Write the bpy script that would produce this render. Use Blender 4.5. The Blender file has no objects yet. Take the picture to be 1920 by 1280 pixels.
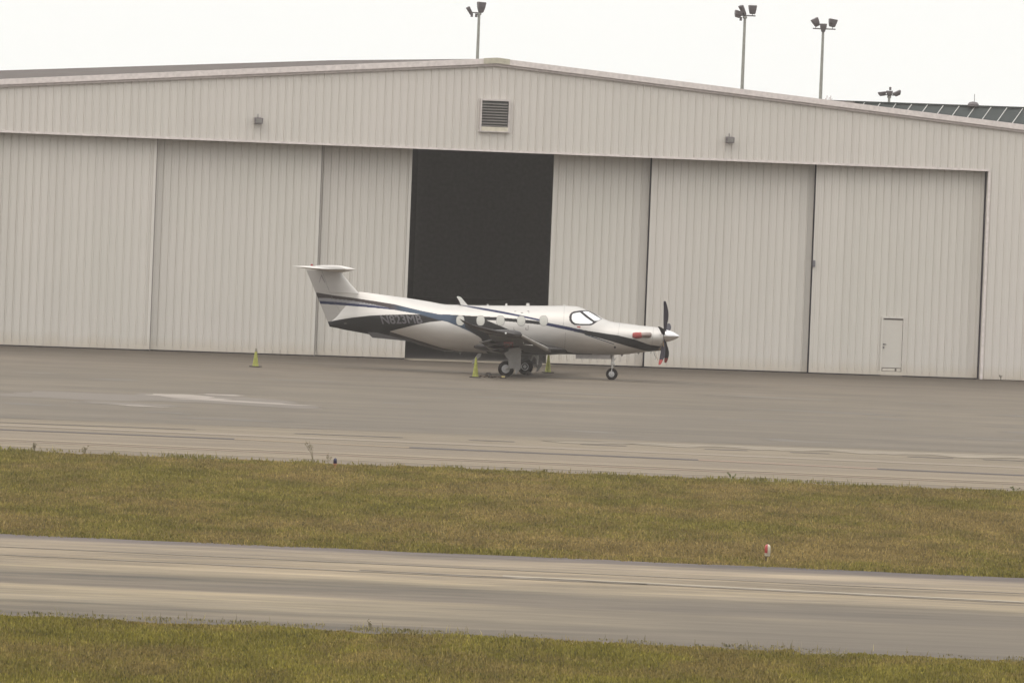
import bpy, bmesh, math, random
import numpy as np
from mathutils import Vector, Matrix
random.seed(7); RNG = np.random.default_rng(7)
sc = bpy.context.scene
COL = sc.collection
PI = math.pi

# ---------------------------------------------------------------- camera
EYE = 9.0
ROLL = math.atan(0.0395); PITCH = math.atan(367*math.cos(ROLL)/16000)
cam_d = bpy.data.cameras.new('camera'); cam = bpy.data.objects.new('camera', cam_d); COL.objects.link(cam)
cam_d.sensor_width = 36; cam_d.lens = 300; cam_d.clip_start = 1; cam_d.clip_end = 6000
_up = Vector((0, math.sin(PITCH), math.cos(PITCH))); _rt = Vector((1, 0, 0)); _fw = Vector((0, math.cos(PITCH), -math.sin(PITCH)))
cr, sr = math.cos(ROLL), math.sin(ROLL)
ax = cr*_rt + sr*_up; ay = -sr*_rt + cr*_up; az = -_fw
M = Matrix((ax, ay, az)).transposed().to_4x4(); M.translation = Vector((0, 0, EYE))
cam.matrix_world = M
sc.camera = cam
sc.render.resolution_x, sc.render.resolution_y = 1024, 682

# ---------------------------------------------------------------- world: bright overcast
w = bpy.data.worlds.new('World'); sc.world = w; w.use_nodes = True
nt = w.node_tree; nt.nodes.clear()
out = nt.nodes.new('ShaderNodeOutputWorld'); bg = nt.nodes.new('ShaderNodeBackground')
sky = nt.nodes.new('ShaderNodeTexSky'); sky.sky_type = 'NISHITA'; sky.sun_disc = False
SUN_EL, SUN_AZ = math.radians(52), math.radians(215)
sky.sun_elevation = SUN_EL; sky.sun_rotation = SUN_AZ; sky.air_density = 1.0; sky.dust_density = 6.0; sky.ozone_density = 1.0
mixn = nt.nodes.new('ShaderNodeMix'); mixn.data_type = 'RGBA'; mixn.inputs[0].default_value = 0.93
nt.links.new(sky.outputs[0], mixn.inputs[6]); mixn.inputs[7].default_value = (10.75, 10.75, 10.4, 1)   # cloud deck
# overcast vault: brighter overhead than at the horizon
wtc = nt.nodes.new('ShaderNodeTexCoord'); wsp = nt.nodes.new('ShaderNodeSeparateXYZ'); nt.links.new(wtc.outputs['Generated'], wsp.inputs[0])
wmr = nt.nodes.new('ShaderNodeMapRange'); nt.links.new(wsp.outputs[2], wmr.inputs[0])
for _i, _v in enumerate((0.0, 1.0, 1.0, 2.05)): wmr.inputs[_i+1].default_value = _v
wml = nt.nodes.new('ShaderNodeMix'); wml.data_type = 'RGBA'; wml.blend_type = 'MULTIPLY'; wml.inputs[0].default_value = 1; wml.clamp_result = False
nt.links.new(mixn.outputs[2], wml.inputs[6]); nt.links.new(wmr.outputs[0], wml.inputs[7])
nt.links.new(wml.outputs[2], bg.inputs[0]); bg.inputs[1].default_value = 0.1
nt.links.new(bg.outputs[0], out.inputs[0])
sd = bpy.data.lights.new('sun', 'SUN'); sun = bpy.data.objects.new('sun', sd); COL.objects.link(sun)
sd.energy = 0.5; sd.angle = math.radians(55); sd.color = (1, .95, .87)
sdir = Vector((math.sin(SUN_AZ)*math.cos(SUN_EL), math.cos(SUN_AZ)*math.cos(SUN_EL), math.sin(SUN_EL)))
sun.rotation_euler = sdir.to_track_quat('Z', 'Y').to_euler()
sc.view_settings.view_transform = 'Standard'; sc.view_settings.look = 'None'
sc.view_settings.exposure = 0.0; sc.view_settings.gamma = 1.0
# thin haze over the whole field
_hm = bpy.data.materials.new('haze_air'); _hm.use_nodes = True; _n = _hm.node_tree; _n.nodes.clear()
_o = _n.nodes.new('ShaderNodeOutputMaterial'); _v = _n.nodes.new('ShaderNodeVolumePrincipled'); _v.inputs['Color'].default_value = (1, .93, .885, 1); _v.inputs['Density'].default_value = 1.75e-4; _v.inputs['Anisotropy'].default_value = 0
_n.links.new(_v.outputs[0], _o.inputs['Volume'])
_bm = bmesh.new(); bmesh.ops.create_cube(_bm, size=1.0); _me = bpy.data.meshes.new('haze')
for _q in _bm.verts: _q.co = Vector((_q.co.x*700, 250+_q.co.y*800, 12+_q.co.z*26.2))
_bm.to_mesh(_me); _bm.free(); _me.materials.append(_hm); haze = bpy.data.objects.new('haze', _me); COL.objects.link(haze); haze['kind'] = 'stuff'

# ---------------------------------------------------------------- materials
def nodes(name):
    m = bpy.data.materials.new(name); m.use_nodes = True
    n = m.node_tree; b = n.nodes['Principled BSDF']; return m, n, b
def vnoise(n, scale=(1, 1, 1), detail=4, size=1.0, rough=.55, coord='Object'):
    tc = n.nodes.new('ShaderNodeTexCoord'); mp = n.nodes.new('ShaderNodeMapping'); mp.inputs['Scale'].default_value = scale
    ns = n.nodes.new('ShaderNodeTexNoise'); ns.inputs['Scale'].default_value = size; ns.inputs['Detail'].default_value = detail
    ns.inputs['Roughness'].default_value = rough
    n.links.new(tc.outputs[coord], mp.inputs[0]); n.links.new(mp.outputs[0], ns.inputs['Vector']); return ns.outputs['Fac']
def remap(n, s, a, b, c, d):
    r = n.nodes.new('ShaderNodeMapRange'); n.links.new(s, r.inputs[0])
    for i, v in enumerate((a, b, c, d)): r.inputs[i+1].default_value = v
    return r.outputs[0]
def mixc(n, f, a, b, mode='MIX'):
    x = n.nodes.new('ShaderNodeMix'); x.data_type = 'RGBA'; x.blend_type = mode
    if isinstance(f, (int, float)): x.inputs[0].default_value = f
    else: n.links.new(f, x.inputs[0])
    for i, v in ((6, a), (7, b)):
        if isinstance(v, tuple): x.inputs[i].default_value = (*v[:3], 1)
        else: n.links.new(v, x.inputs[i])
    return x.outputs[2]
def math_(n, op, a, b=0.0, c=None):
    x = n.nodes.new('ShaderNodeMath'); x.operation = op
    for i, v in enumerate((a, b, c)):
        if v is None: continue
        if isinstance(v, (int, float)): x.inputs[i].default_value = v
        else: n.links.new(v, x.inputs[i])
    return x.outputs[0]
def sepx(n, coord='Object'):
    tc = n.nodes.new('ShaderNodeTexCoord'); s = n.nodes.new('ShaderNodeSeparateXYZ'); n.links.new(tc.outputs[coord], s.inputs[0]); return s.outputs
def plain(name, col, rough=.5, metal=0., var=.12, scale=(1, 1, 1), size=6., spec=.5):
    m, n, b = nodes(name)
    col = tuple(v*.82 for v in col)
    f = vnoise(n, scale, 4, size)
    c = mixc(n, remap(n, f, .3, .7, 0, 1), tuple(v*(1-var) for v in col), tuple(min(1, v*(1+var)) for v in col))
    n.links.new(c, b.inputs['Base Color']); b.inputs['Roughness'].default_value = rough; b.inputs['Metallic'].default_value = metal
    b.inputs['Specular IOR Level'].default_value = spec
    return m

def cladding(name, col, seed=0., dirt=(.42, .33, .22), dirt_h=.5):
    """painted sheet steel: sheet-to-sheet tone shifts, faint run marks, grime splashed on the lowest half metre"""
    m, n, b = nodes(name)
    col = tuple(v*.76 for v in col)
    X = sepx(n)
    sheet = math_(n, 'FLOOR', math_(n, 'DIVIDE', math_(n, 'ADD', X[0], seed), .96))
    wn = n.nodes.new('ShaderNodeTexWhiteNoise'); wn.noise_dimensions = '1D'; n.links.new(sheet, wn.inputs['W'])
    run = vnoise(n, (1.6, 1, .03), 3, 1.0, .5)
    big = vnoise(n, (.22, 1, .25), 3, 1.0)
    c = mixc(n, remap(n, wn.outputs['Value'], 0, 1, 0, 1), tuple(v*.975 for v in col), tuple(v*1.015 for v in col))
    c = mixc(n, remap(n, run, .5, .9, 0, .16), c, tuple(v*k for v, k in zip(col, (.84, .82, .79))))
    c = mixc(n, remap(n, big, .3, .72, 0, .55), c, tuple(v*k for v, k in zip(col, (.93, .955, .925))))
    d = remap(n, math_(n, 'ADD', X[2], math_(n, 'MULTIPLY', run, -.55)), -.25, dirt_h-.15, .38, 0)
    c = mixc(n, d, c, dirt)
    fr = math_(n, 'FRACT', math_(n, 'DIVIDE', math_(n, 'ADD', X[0], .045+320), .32))      # painted-in side shade: a darker line along each rib
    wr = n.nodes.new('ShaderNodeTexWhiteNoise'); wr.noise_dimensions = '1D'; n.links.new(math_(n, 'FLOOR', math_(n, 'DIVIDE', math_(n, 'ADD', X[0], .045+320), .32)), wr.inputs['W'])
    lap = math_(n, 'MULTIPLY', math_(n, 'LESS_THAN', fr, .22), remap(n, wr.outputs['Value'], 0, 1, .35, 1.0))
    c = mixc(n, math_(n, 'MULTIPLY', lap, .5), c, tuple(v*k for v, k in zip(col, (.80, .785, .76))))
    n.links.new(c, b.inputs['Base Color']); b.inputs['Roughness'].default_value = .62; b.inputs['Specular IOR Level'].default_value = .3
    return m

M_WALL = cladding('wall_cladding', (.765, .71, .665), 0)
M_DOOR = cladding('door_cladding', (.75, .70, .65), 3.3)
M_TRIM = plain('trim_paint', (.74, .665, .64), .5)
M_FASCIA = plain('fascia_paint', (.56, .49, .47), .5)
M_SEAL = plain('black_rubber', (.03, .026, .034), .9, spec=.1)
M_DARKGAP = plain('gap_steel', (.07, .06, .075), .7)
M_ROOF = plain('roof_steel', (.135, .116, .108), .95, 0, .1, (1, .1, 1), 1.5, .1)
M_INT = plain('inner_steel', (.20, .185, .175), .8)
M_INTFLOOR = plain('inner_floor', (.20, .18, .165), .6)
M_LOUV = plain('louver_metal', (.17, .155, .145), .6)
M_CONC = plain('concrete', (.36, .30, .23), .9, 0, .15, (.3, 1, 1), 2)
M_GREYMET = plain('grey_metal', (.30, .285, .27), .5, .3)
M_LAMPMET = plain('galvanised_pole', (.34, .335, .30), .5, .2)
M_LAMPHEAD = plain('lamp_housing', (.13, .11, .115), .5, .1)
M_LAMPLENS = plain('lamp_glass', (.28, .27, .26), .3)
M_WHITE = plain('white_paint', (.74, .72, .69), .35)
M_BLACK = plain('black_paint', (.03, .03, .033), .4)
M_TYRE = plain('tyre_rubber', (.012, .009, .010), 1.0, spec=.05)
M_RIM = plain('wheel_alloy', (.46, .455, .46), .5, .1)
M_STRUT = plain('strut_paint', (.52, .50, .48), .4, .2)
M_GDOOR = plain('gear_door_paint', (.30, .285, .275), .4, .15)
M_RED = plain('red_cover', (.34, .055, .05), .8)
M_BLADE = plain('blade_composite', (.018, .013, .024), .55, spec=.25)
M_CHROME = plain('polished_spinner', (.72, .70, .71), .16, .9, .02)
M_STREAM = plain('faded_red_cloth', (.22, .07, .065), .9)
M_EXH = plain('exhaust_steel', (.30, .24, .22), .35, .8)
M_PANE = plain('white_pane', (.93, .93, .92), .12, 0, .02)  # plain near-white for the cockpit panes
M_CABW = plain('window_shade', (.50, .485, .445), .3, 0, .04)
M_CONE = plain('cone_plastic', (.30, .305, .06), .7, 0, .3, (1, 1, 1), 9)
M_CONEBASE = plain('cone_rubber', (.05, .04, .035), .8)
M_ROPE = plain('rope', (.10, .07, .05), .9)
M_CHOCKY = plain('chock_yellow', (.62, .50, .22), .7)
M_BLUEL = plain('blue_lens', (.018, .012, .05), .15)
M_STAKE = plain('orange_stake', (.42, .16, .06), .7)
M_LENSR = plain('red_lens', (.42, .05, .045), .3)
M_LENSW = plain('clear_lens', (.60, .53, .41), .4)
M_YEL = plain('yellow_post', (.50, .38, .12), .6)
M_TEXT = plain('grey_lettering', (.095, .086, .095), .5)
M_TEAL = plain('teal_roof', (.062, .07, .07), .95, 0, .1, (.4, .4, .4), 1.2, .1)
M_SEAM = plain('roof_seam', (.60, .58, .56), .5)
M_RUST = plain('rusty_iron', (.28, .09, .05), .9)

# ---------------------------------------------------------------- mesh helpers
def me_np(name, V, Fc, mats, smooth=False, mi=None):
    V = np.asarray(V, dtype=np.float32); Fc = np.asarray(Fc, dtype=np.int32); k = Fc.shape[1]
    me = bpy.data.meshes.new(name); me.vertices.add(len(V)); me.vertices.foreach_set('co', V.ravel())
    me.loops.add(Fc.size); me.loops.foreach_set('vertex_index', Fc.ravel())
    me.polygons.add(len(Fc)); me.polygons.foreach_set('loop_start', np.arange(0, Fc.size, k, dtype=np.int32))
    me.polygons.foreach_set('loop_total', np.full(len(Fc), k, dtype=np.int32))
    if mi is not None: me.polygons.foreach_set('material_index', np.asarray(mi, dtype=np.int32))
    me.polygons.foreach_set('use_smooth', np.full(len(Fc), smooth))
    for m in (mats if isinstance(mats, (list, tuple)) else [mats]): me.materials.append(m)
    me.update(calc_edges=True); me.validate(); return me
def link(me, name, parent=None):
    o = bpy.data.objects.new(name, me); COL.objects.link(o)
    if parent: o.parent = parent
    return o
class MB:
    def __init__(s): s.bm = bmesh.new(); s.mi = 0
    def face(s, vs):
        f = s.bm.faces.new(vs); f.material_index = s.mi; return f
    def box(s, x0, x1, y0, y1, z0, z1, rot=None, piv=None):
        c = [(x0, y0, z0), (x1, y0, z0), (x1, y1, z0), (x0, y1, z0), (x0, y0, z1), (x1, y0, z1), (x1, y1, z1), (x0, y1, z1)]
        if rot is not None:
            p = Vector(piv or (0, 0, 0)); c = [rot @ (Vector(q)-p)+p for q in c]
        v = [s.bm.verts.new(q) for q in c]
        for f in ((0, 3, 2, 1), (4, 5, 6, 7), (0, 1, 5, 4), (1, 2, 6, 5), (2, 3, 7, 6), (3, 0, 4, 7)): s.face([v[i] for i in f])
    def prism(s, poly, y0, y1, axis='y'):
        def P(a, b, c): return (a, c, b) if axis == 'y' else ((a, b, c) if axis == 'z' else (c, a, b))
        A = [s.bm.verts.new(P(a, b, y0)) for a, b in poly]; B = [s.bm.verts.new(P(a, b, y1)) for a, b in poly]
        n = len(poly); s.face(A[::-1]); s.face(B)
        for i in range(n): s.face([A[i], A[(i+1) % n], B[(i+1) % n], B[i]])
    def tube(s, pts, r, seg=10, cap=True):
        pts = [Vector(p) for p in pts]; rs = r if isinstance(r, (list, tuple)) else [r]*len(pts); rings = []
        for i, p in enumerate(pts):
            t = (pts[min(i+1, len(pts)-1)]-pts[max(i-1, 0)]).normalized()
            a = t.cross(Vector((0, 0, 1)) if abs(t.z) < .9 else Vector((1, 0, 0))).normalized(); b = t.cross(a)
            rings.append([s.bm.verts.new(p+rs[i]*(math.cos(2*PI*k/seg)*a+math.sin(2*PI*k/seg)*b)) for k in range(seg)])
        for A, B in zip(rings, rings[1:]):
            for k in range(seg): s.face([A[k], A[(k+1) % seg], B[(k+1) % seg], B[k]])
        if cap: s.face(rings[0][::-1]); s.face(rings[-1])
    def lathe(s, prof, o=(0, 0, 0), axis='z', seg=32):
        o = Vector(o); rings = []
        for r, h in prof:
            ring = []
            for k in range(seg):
                c, q = r*math.cos(2*PI*k/seg), r*math.sin(2*PI*k/seg)
                ring.append(s.bm.verts.new(o+Vector({'z': (c, q, h), 'y': (c, h, q), 'x': (h, c, q)}[axis])))
            rings.append(ring)
        for A, B in zip(rings, rings[1:]):
            for k in range(seg): s.face([A[k], A[(k+1) % seg], B[(k+1) % seg], B[k]])
        s.face(rings[0][::-1]); s.face(rings[-1])
    def build(s, name, mats, parent=None, smooth=False, bevel=0):
        bmesh.ops.recalc_face_normals(s.bm, faces=s.bm.faces)
        if bevel: bmesh.ops.bevel(s.bm, geom=list(s.bm.edges), offset=bevel, segments=2, affect='EDGES', profile=.5)
        me = bpy.data.meshes.new(name); s.bm.to_mesh(me); s.bm.free()
        for m in (mats if isinstance(mats, (list, tuple)) else [mats]): me.materials.append(m)
        if smooth:
            me.polygons.foreach_set('use_smooth', [True]*len(me.polygons))
            try: me.set_sharp_from_angle(angle=math.radians(35))
            except Exception: pass
        return link(me, name, parent)
def empty(name, loc, rz=0, label=None, cat=None, group=None):
    o = bpy.data.objects.new(name, None); COL.objects.link(o); o.location = loc; o.rotation_euler = (0, 0, rz)
    o.empty_display_size = .3; tag(o, label, cat, group); return o
def tag(o, label=None, cat=None, group=None, kind=None):
    for k, v in (('label', label), ('category', cat), ('group', group), ('kind', kind)):
        if v: o[k] = v
    return o

# ================================================================ GROUND
def sheet(name, pts, z, mat_, kind='structure'):
    bm = bmesh.new(); bm.faces.new([bm.verts.new((x, y, z)) for x, y in pts])
    me = bpy.data.meshes.new(name); bm.to_mesh(me); bm.free(); me.materials.append(mat_)
    return tag(link(me, name), kind=kind)

def m_soil():
    m, n, b = nodes('turf_soil')
    a = vnoise(n, (.25, .6, 1), 6, 1.0, .65); c = vnoise(n, (9, 9, 1), 3, 1.0)
    k = mixc(n, remap(n, a, .35, .65, 0, 1), (.075, .065, .022), (.11, .082, .036))
    k = mixc(n, remap(n, c, .3, .7, 0, .6), k, (.045, .04, .018)); n.links.new(k, b.inputs['Base Color']); b.inputs['Roughness'].default_value = 1
    b.inputs['Specular IOR Level'].default_value = 0; return m
M_SOIL = m_soil()
sheet('ground', [(-3000, -200), (3000, -200), (3000, 5000), (-3000, 5000)], -.03, M_SOIL)

def pavement(name, stops, vslope, noise_amt, depth=1.0, dim=1.0):
    """worn pavement lanes: tone bands run along the strip (v = y + slope*x), broken up by stretched noise"""
    m, n, b = nodes(name)
    X = sepx(n)
    v = math_(n, 'ADD', X[1], math_(n, 'MULTIPLY', X[0], vslope))
    wob = vnoise(n, (.05, .12, 1), 3, 1.0); wob2 = vnoise(n, (.35, .9, 1), 5, 1.0, .65)
    v2 = math_(n, 'ADD', v, math_(n, 'MULTIPLY', math_(n, 'SUBTRACT', wob, .5), 2.2))
    v2 = math_(n, 'ADD', v2, math_(n, 'MULTIPLY', math_(n, 'SUBTRACT', wob2, .5), .7))
    stops = [(p, tuple((v_*.93+.07*c[1])*dim*.62 if name.startswith('runway') else v_*dim*.62 for v_ in c)) for p, c in stops]
    lo, hi = stops[0][0], stops[-1][0]
    f = remap(n, v2, lo, hi, 0, 1)
    rp = n.nodes.new('ShaderNodeValToRGB'); n.links.new(f, rp.inputs[0]); el = rp.color_ramp.elements
    while len(el) < len(stops): el.new(.5)
    for e, (p, c) in zip(el, stops): e.position = (p-lo)/(hi-lo); e.color = (*c, 1)
    st = vnoise(n, (.09, .5*depth, 1), 6, 1.0, .72); st2 = vnoise(n, (.22, 1.1*depth, 1), 5, 1.0, .65); gr = vnoise(n, (14, 14, 1), 2, 1.0)
    c = mixc(n, 1.0, rp.outputs[0], mixc(n, remap(n, st, .3, .7, 0, 1), (1-noise_amt,)*3, (1+noise_amt,)*3), 'MULTIPLY')
    c = mixc(n, 1.0, c, mixc(n, remap(n, st2, .3, .7, 0, 1), (1-noise_amt*.7, 1-noise_amt*.7, 1-noise_amt*.6), (1+noise_amt*.6, 1+noise_amt*.55, 1+noise_amt*.4)), 'MULTIPLY')
    c = mixc(n, 1.0, c, mixc(n, remap(n, gr, .3, .7, 0, 1), (.96, .92, .84), (1.06, 1.015, .93)), 'MULTIPLY')
    if name.startswith('runway'):      # rubbered, darker lanes towards the right end
        wb = vnoise(n, (.08, .3, 1), 4, 1.0, .6)
        fx = remap(n, math_(n, 'ADD', X[0], math_(n, 'MULTIPLY', wb, 10)), 0, 11, 0, 1)
        fy = remap(n, v2, 168, 174, 1, 0)
        c = mixc(n, math_(n, 'MULTIPLY', math_(n, 'MULTIPLY', fx, fy), .8), c, mixc(n, remap(n, st2, .3, .7, 0, 1), (.092, .075, .058), (.128, .105, .08)))
    n.links.new(c, b.inputs['Base Color']); b.inputs['Roughness'].default_value = .9; b.inputs['Specular IOR Level'].default_value = .25
    return m
Lt, Dk, Md = (.375, .30, .215), (.215, .178, .142), (.30, .245, .187)
M_RUNWAY = pavement('runway_surface', [(154.0, (.15, .128, .105)), (156.0, (.14, .118, .098)), (159.0, (.215, .178, .135)), (161.5, (.31, .26, .19)), (166.6, (.365, .30, .21)),
    (167.6, (.20, .165, .132)), (171.5, (.205, .172, .136)), (174.0, (.345, .285, .205)), (178.0, (.39, .315, .225)), (182.5, (.365, .30, .225)), (185.2, (.34, .28, .22)),
    (186.0, (.19, .158, .15)), (187.6, (.155, .13, .13))], .1, .46, .9, .92)
M_TAXI = pavement('taxiway_surface', [(234, (.27, .225, .18)), (237, (.31, .255, .2)), (241, (.37, .305, .23)), (248, (.345, .285, .225)), (256, (.36, .30, .23)), (262, (.34, .285, .22)), (266, (.32, .27, .215))], .04, .17, .75, .77)
M_APRON = pavement('apron_surface', [(250, (.265, .225, .188)), (268, (.25, .215, .18)), (285, (.262, .225, .187)), (310, (.26, .222, .182)), (334, (.255, .215, .178)), (343, (.205, .172, .142)), (350, (.15, .125, .102)), (360, (.12, .10, .083)), (420, (.17, .142, .118))], -.2, .2, .42, .78)  # apron darkens towards the hangar foot: dirt with ambient shade mixed into the colour
def edge(y0, sl, x0=-60, x1=60, amp=.25, step=1.0):
    return [(x, y0+sl*x+amp*math.sin(x*1.7+y0)*math.sin(x*.61)+random.uniform(-amp, amp)*.4) for x in np.arange(x0, x1+.1, step)]
sheet('runway', edge(155.4, -.135) + edge(187.4, -.067)[::-1], 0.0, M_RUNWAY)
sheet('taxiway', edge(235.5, -.043) + [(60, 264.9+.15*60), (-60, 264.9-.15*60+3)], 0.0, M_TAXI)
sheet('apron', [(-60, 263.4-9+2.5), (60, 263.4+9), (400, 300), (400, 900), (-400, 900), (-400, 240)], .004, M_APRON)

def paint_strip(name, pts_a, width, mat_, z=.008, jag=.0, n=60):
    (xa, ya), (xb, yb) = pts_a; xs = np.linspace(xa, xb, n); P = []; Q = []
    for x in xs:
        y = ya+(yb-ya)*(x-xa)/(xb-xa); P.append((x, y-width/2+random.uniform(-jag, jag))); Q.append((x, y+width/2+random.uniform(-jag, jag)))
    return sheet(name, P+Q[::-1], z, mat_)
def worn(name, col, base, amt=.5, sc_=(.5, 3, 1)):
    col = tuple(v*k for v, k in zip(col, (.50, .485, .465))); base = tuple(v*k for v, k in zip(base, (.50, .485, .465)))
    m, n, b = nodes(name); f = vnoise(n, sc_, 5, 1.0, .65)
    n.links.new(mixc(n, remap(n, f, .5-.5*amt, .5+.3*amt, 0, 1), col, base), b.inputs['Base Color']); b.inputs['Roughness'].default_value = .85; return m
M_TAR = worn('tar_joint', (.065, .048, .055), (.115, .09, .088), .5)
M_YLINE = worn('faded_yellow', (.47, .33, .17), (.37, .29, .21), .7)
M_YPALE = worn('pale_yellow', (.47, .36, .205), (.37, .30, .225), .8)
M_OLINE = worn('faded_orange', (.47, .28, .18), (.37, .28, .21), .6)
M_WLINE = worn('faded_white', (.66, .58, .46), (.47, .40, .30), .5)
M_SAND = worn('sandy_patch', (.50, .42, .31), (.35, .29, .22), .8, (.4, 1.2, 1))
M_TAN = worn('tan_band', (.43, .345, .255), (.37, .30, .23), .8, (.3, 2, 1))
# taxiway joint and its faded lines
paint_strip('taxiway_joint', ((-22, 253.0), (-8.1, 252.5)), .75, M_TAR, jag=.05)
paint_strip('taxiway_joint', ((-2.9, 251.2), (5.6, 250.4)), .8, M_TAR, jag=.05)
paint_strip('taxiway_joint', ((10.8, 248.9), (22, 247.3)), .75, M_TAR, jag=.05)
paint_strip('taxiway_line', ((-8.1, 252.5), (-2.9, 251.2)), .7, M_YLINE, jag=.05)
paint_strip('taxiway_line', ((5.6, 250.4), (10.8, 248.9)), .8, M_OLINE, jag=.05)
paint_strip('taxiway_line', ((-22, 246.0), (22, 242.2)), 1.0, M_YPALE, jag=.1)
paint_strip('taxiway_line', ((-22, 244.3), (22, 240.6)), .35, M_OLINE, jag=.05)
paint_strip('taxiway_line', ((-22, 240.6), (22, 238.0)), .7, M_YPALE, jag=.1)
paint_strip('taxiway_line', ((-22, 256.8), (22, 254.3)), 1.2, M_TAN, jag=.15)
for x0, x1 in ((-22, -9.5), (-6.5, -3.2), (-1.2, .2), (2.2, 3.6), (6.0, 7.3), (8.6, 9.8), (12.2, 13.6), (14.5, 16)):
    paint_strip('taxiway_joint', ((x0, 259.6+.05*x0), (x1, 259.6+.05*x1)), .35, M_TAR, jag=.06, n=12)
# sandy edge along the apron on the right
P = [(x, 262.6+.13*x-1.9+.5*math.sin(x*2.1)+random.uniform(-.5, .5)-.05*x) for x in np.arange(1.0, 30, .35)]
Q = [(x, 262.7+.13*x+random.uniform(-.15, .15)+min(0, (x-5)*.35)) for x in np.arange(1.0, 30, .35)]
sheet('taxiway_patch', P+Q[::-1], .010, M_SAND)
# runway side line
paint_strip('runway_line', ((.0, 178.4), (30, 172.2)), .42, M_WLINE, jag=.03)
paint_strip('runway_line', ((-30, 184.9), (14, 179.3)), .28, worn('runway_seam', (.255, .205, .16), (.34, .28, .21), .9, (.12, 1, 1)), jag=.04)
paint_strip('runway_line', ((-3, 178.6), (22, 173.2)), .3, worn('runway_seam_b', (.24, .19, .15), (.33, .27, .2), .8), jag=.08)
paint_strip('runway_line', ((-30, 181.6), (3, 177.2)), .3, worn('runway_seam_c', (.27, .22, .17), (.34, .28, .21), .9, (.15, 1, 1)), jag=.08)
# pale dried-out patches and dark stains, plus painted wheel shade, on the apron
def blot(name, cx, cy, rx, ry, mat_, z, n=46, tilt=-.1):
    ph = [random.uniform(0, 6) for _ in range(4)]; pts = []
    for k in range(n):
        a = 2*PI*k/n; r = 1+.22*math.sin(2*a+ph[0])+.15*math.sin(3*a+ph[1])+.1*math.sin(7*a+ph[2])+random.uniform(-.05, .05)
        pts.append((cx+rx*r*math.cos(a), cy+ry*r*math.sin(a)+tilt*rx*math.cos(a)))
    return sheet(name, pts, z, mat_)
M_PALE = worn('pale_patch', (.58, .51, .46), (.44, .38, .33), .6, (1, 1, 1)); M_STAIN = worn('dark_stain', (.215, .178, .148), (.275, .23, .19), .7, (.6, .8, 1))
blot('apron_stain_and_shade', -13.5, 287.5, 4.2, 3.4, M_STAIN, .008); blot('apron_stain_and_shade', -9.6, 288.8, 3.6, 3.6, M_STAIN, .009, tilt=-.7)
blot('apron_stain_and_shade', -12.6, 281.0, 2.2, 1.0, M_STAIN, .010)
blot('apron_patch', -11.0, 291.2, 1.5, 1.7, M_PALE, .012, tilt=-.5); blot('apron_patch', -9.9, 294.6, .9, .6, M_PALE, .012)
blot('apron_patch', -9.0, 287.9, 2.2, .9, M_PALE, .013, tilt=-.35); blot('apron_patch', -12.0, 279.4, 1.0, .5, M_PALE, .013)
M_ST2 = worn('oil_stain_and_shade', (.185, .158, .13), (.225, .19, .158), .8, (.3, .3, 1)); M_ST3 = worn('scuffed_asphalt', (.265, .225, .185), (.23, .195, .16), .8, (.3, .3, 1))
for i in range(30):
    cx, cy = random.uniform(-19, 20), random.uniform(266, 343)
    blot('apron_stain_and_shade', cx, cy, random.uniform(.5, 2.6), random.uniform(.15, .8), random.choice((M_ST2, M_ST2, M_ST3)), .0065+.0001*i)
for cx, cy, rx, ry in ((-2.2, 335.5, 2.6, .5), (-5.5, 337, 1.6, .4), (-2.0, 313, 1.2, .35), (.1, 309, 1.0, .3), (1.0, 334.5, 2.4, 1.0)): blot('apron_stain_and_shade', cx, cy, rx, ry, M_ST2, .0105)  # last blot: shade between the main wheels put into the ground colour

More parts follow.
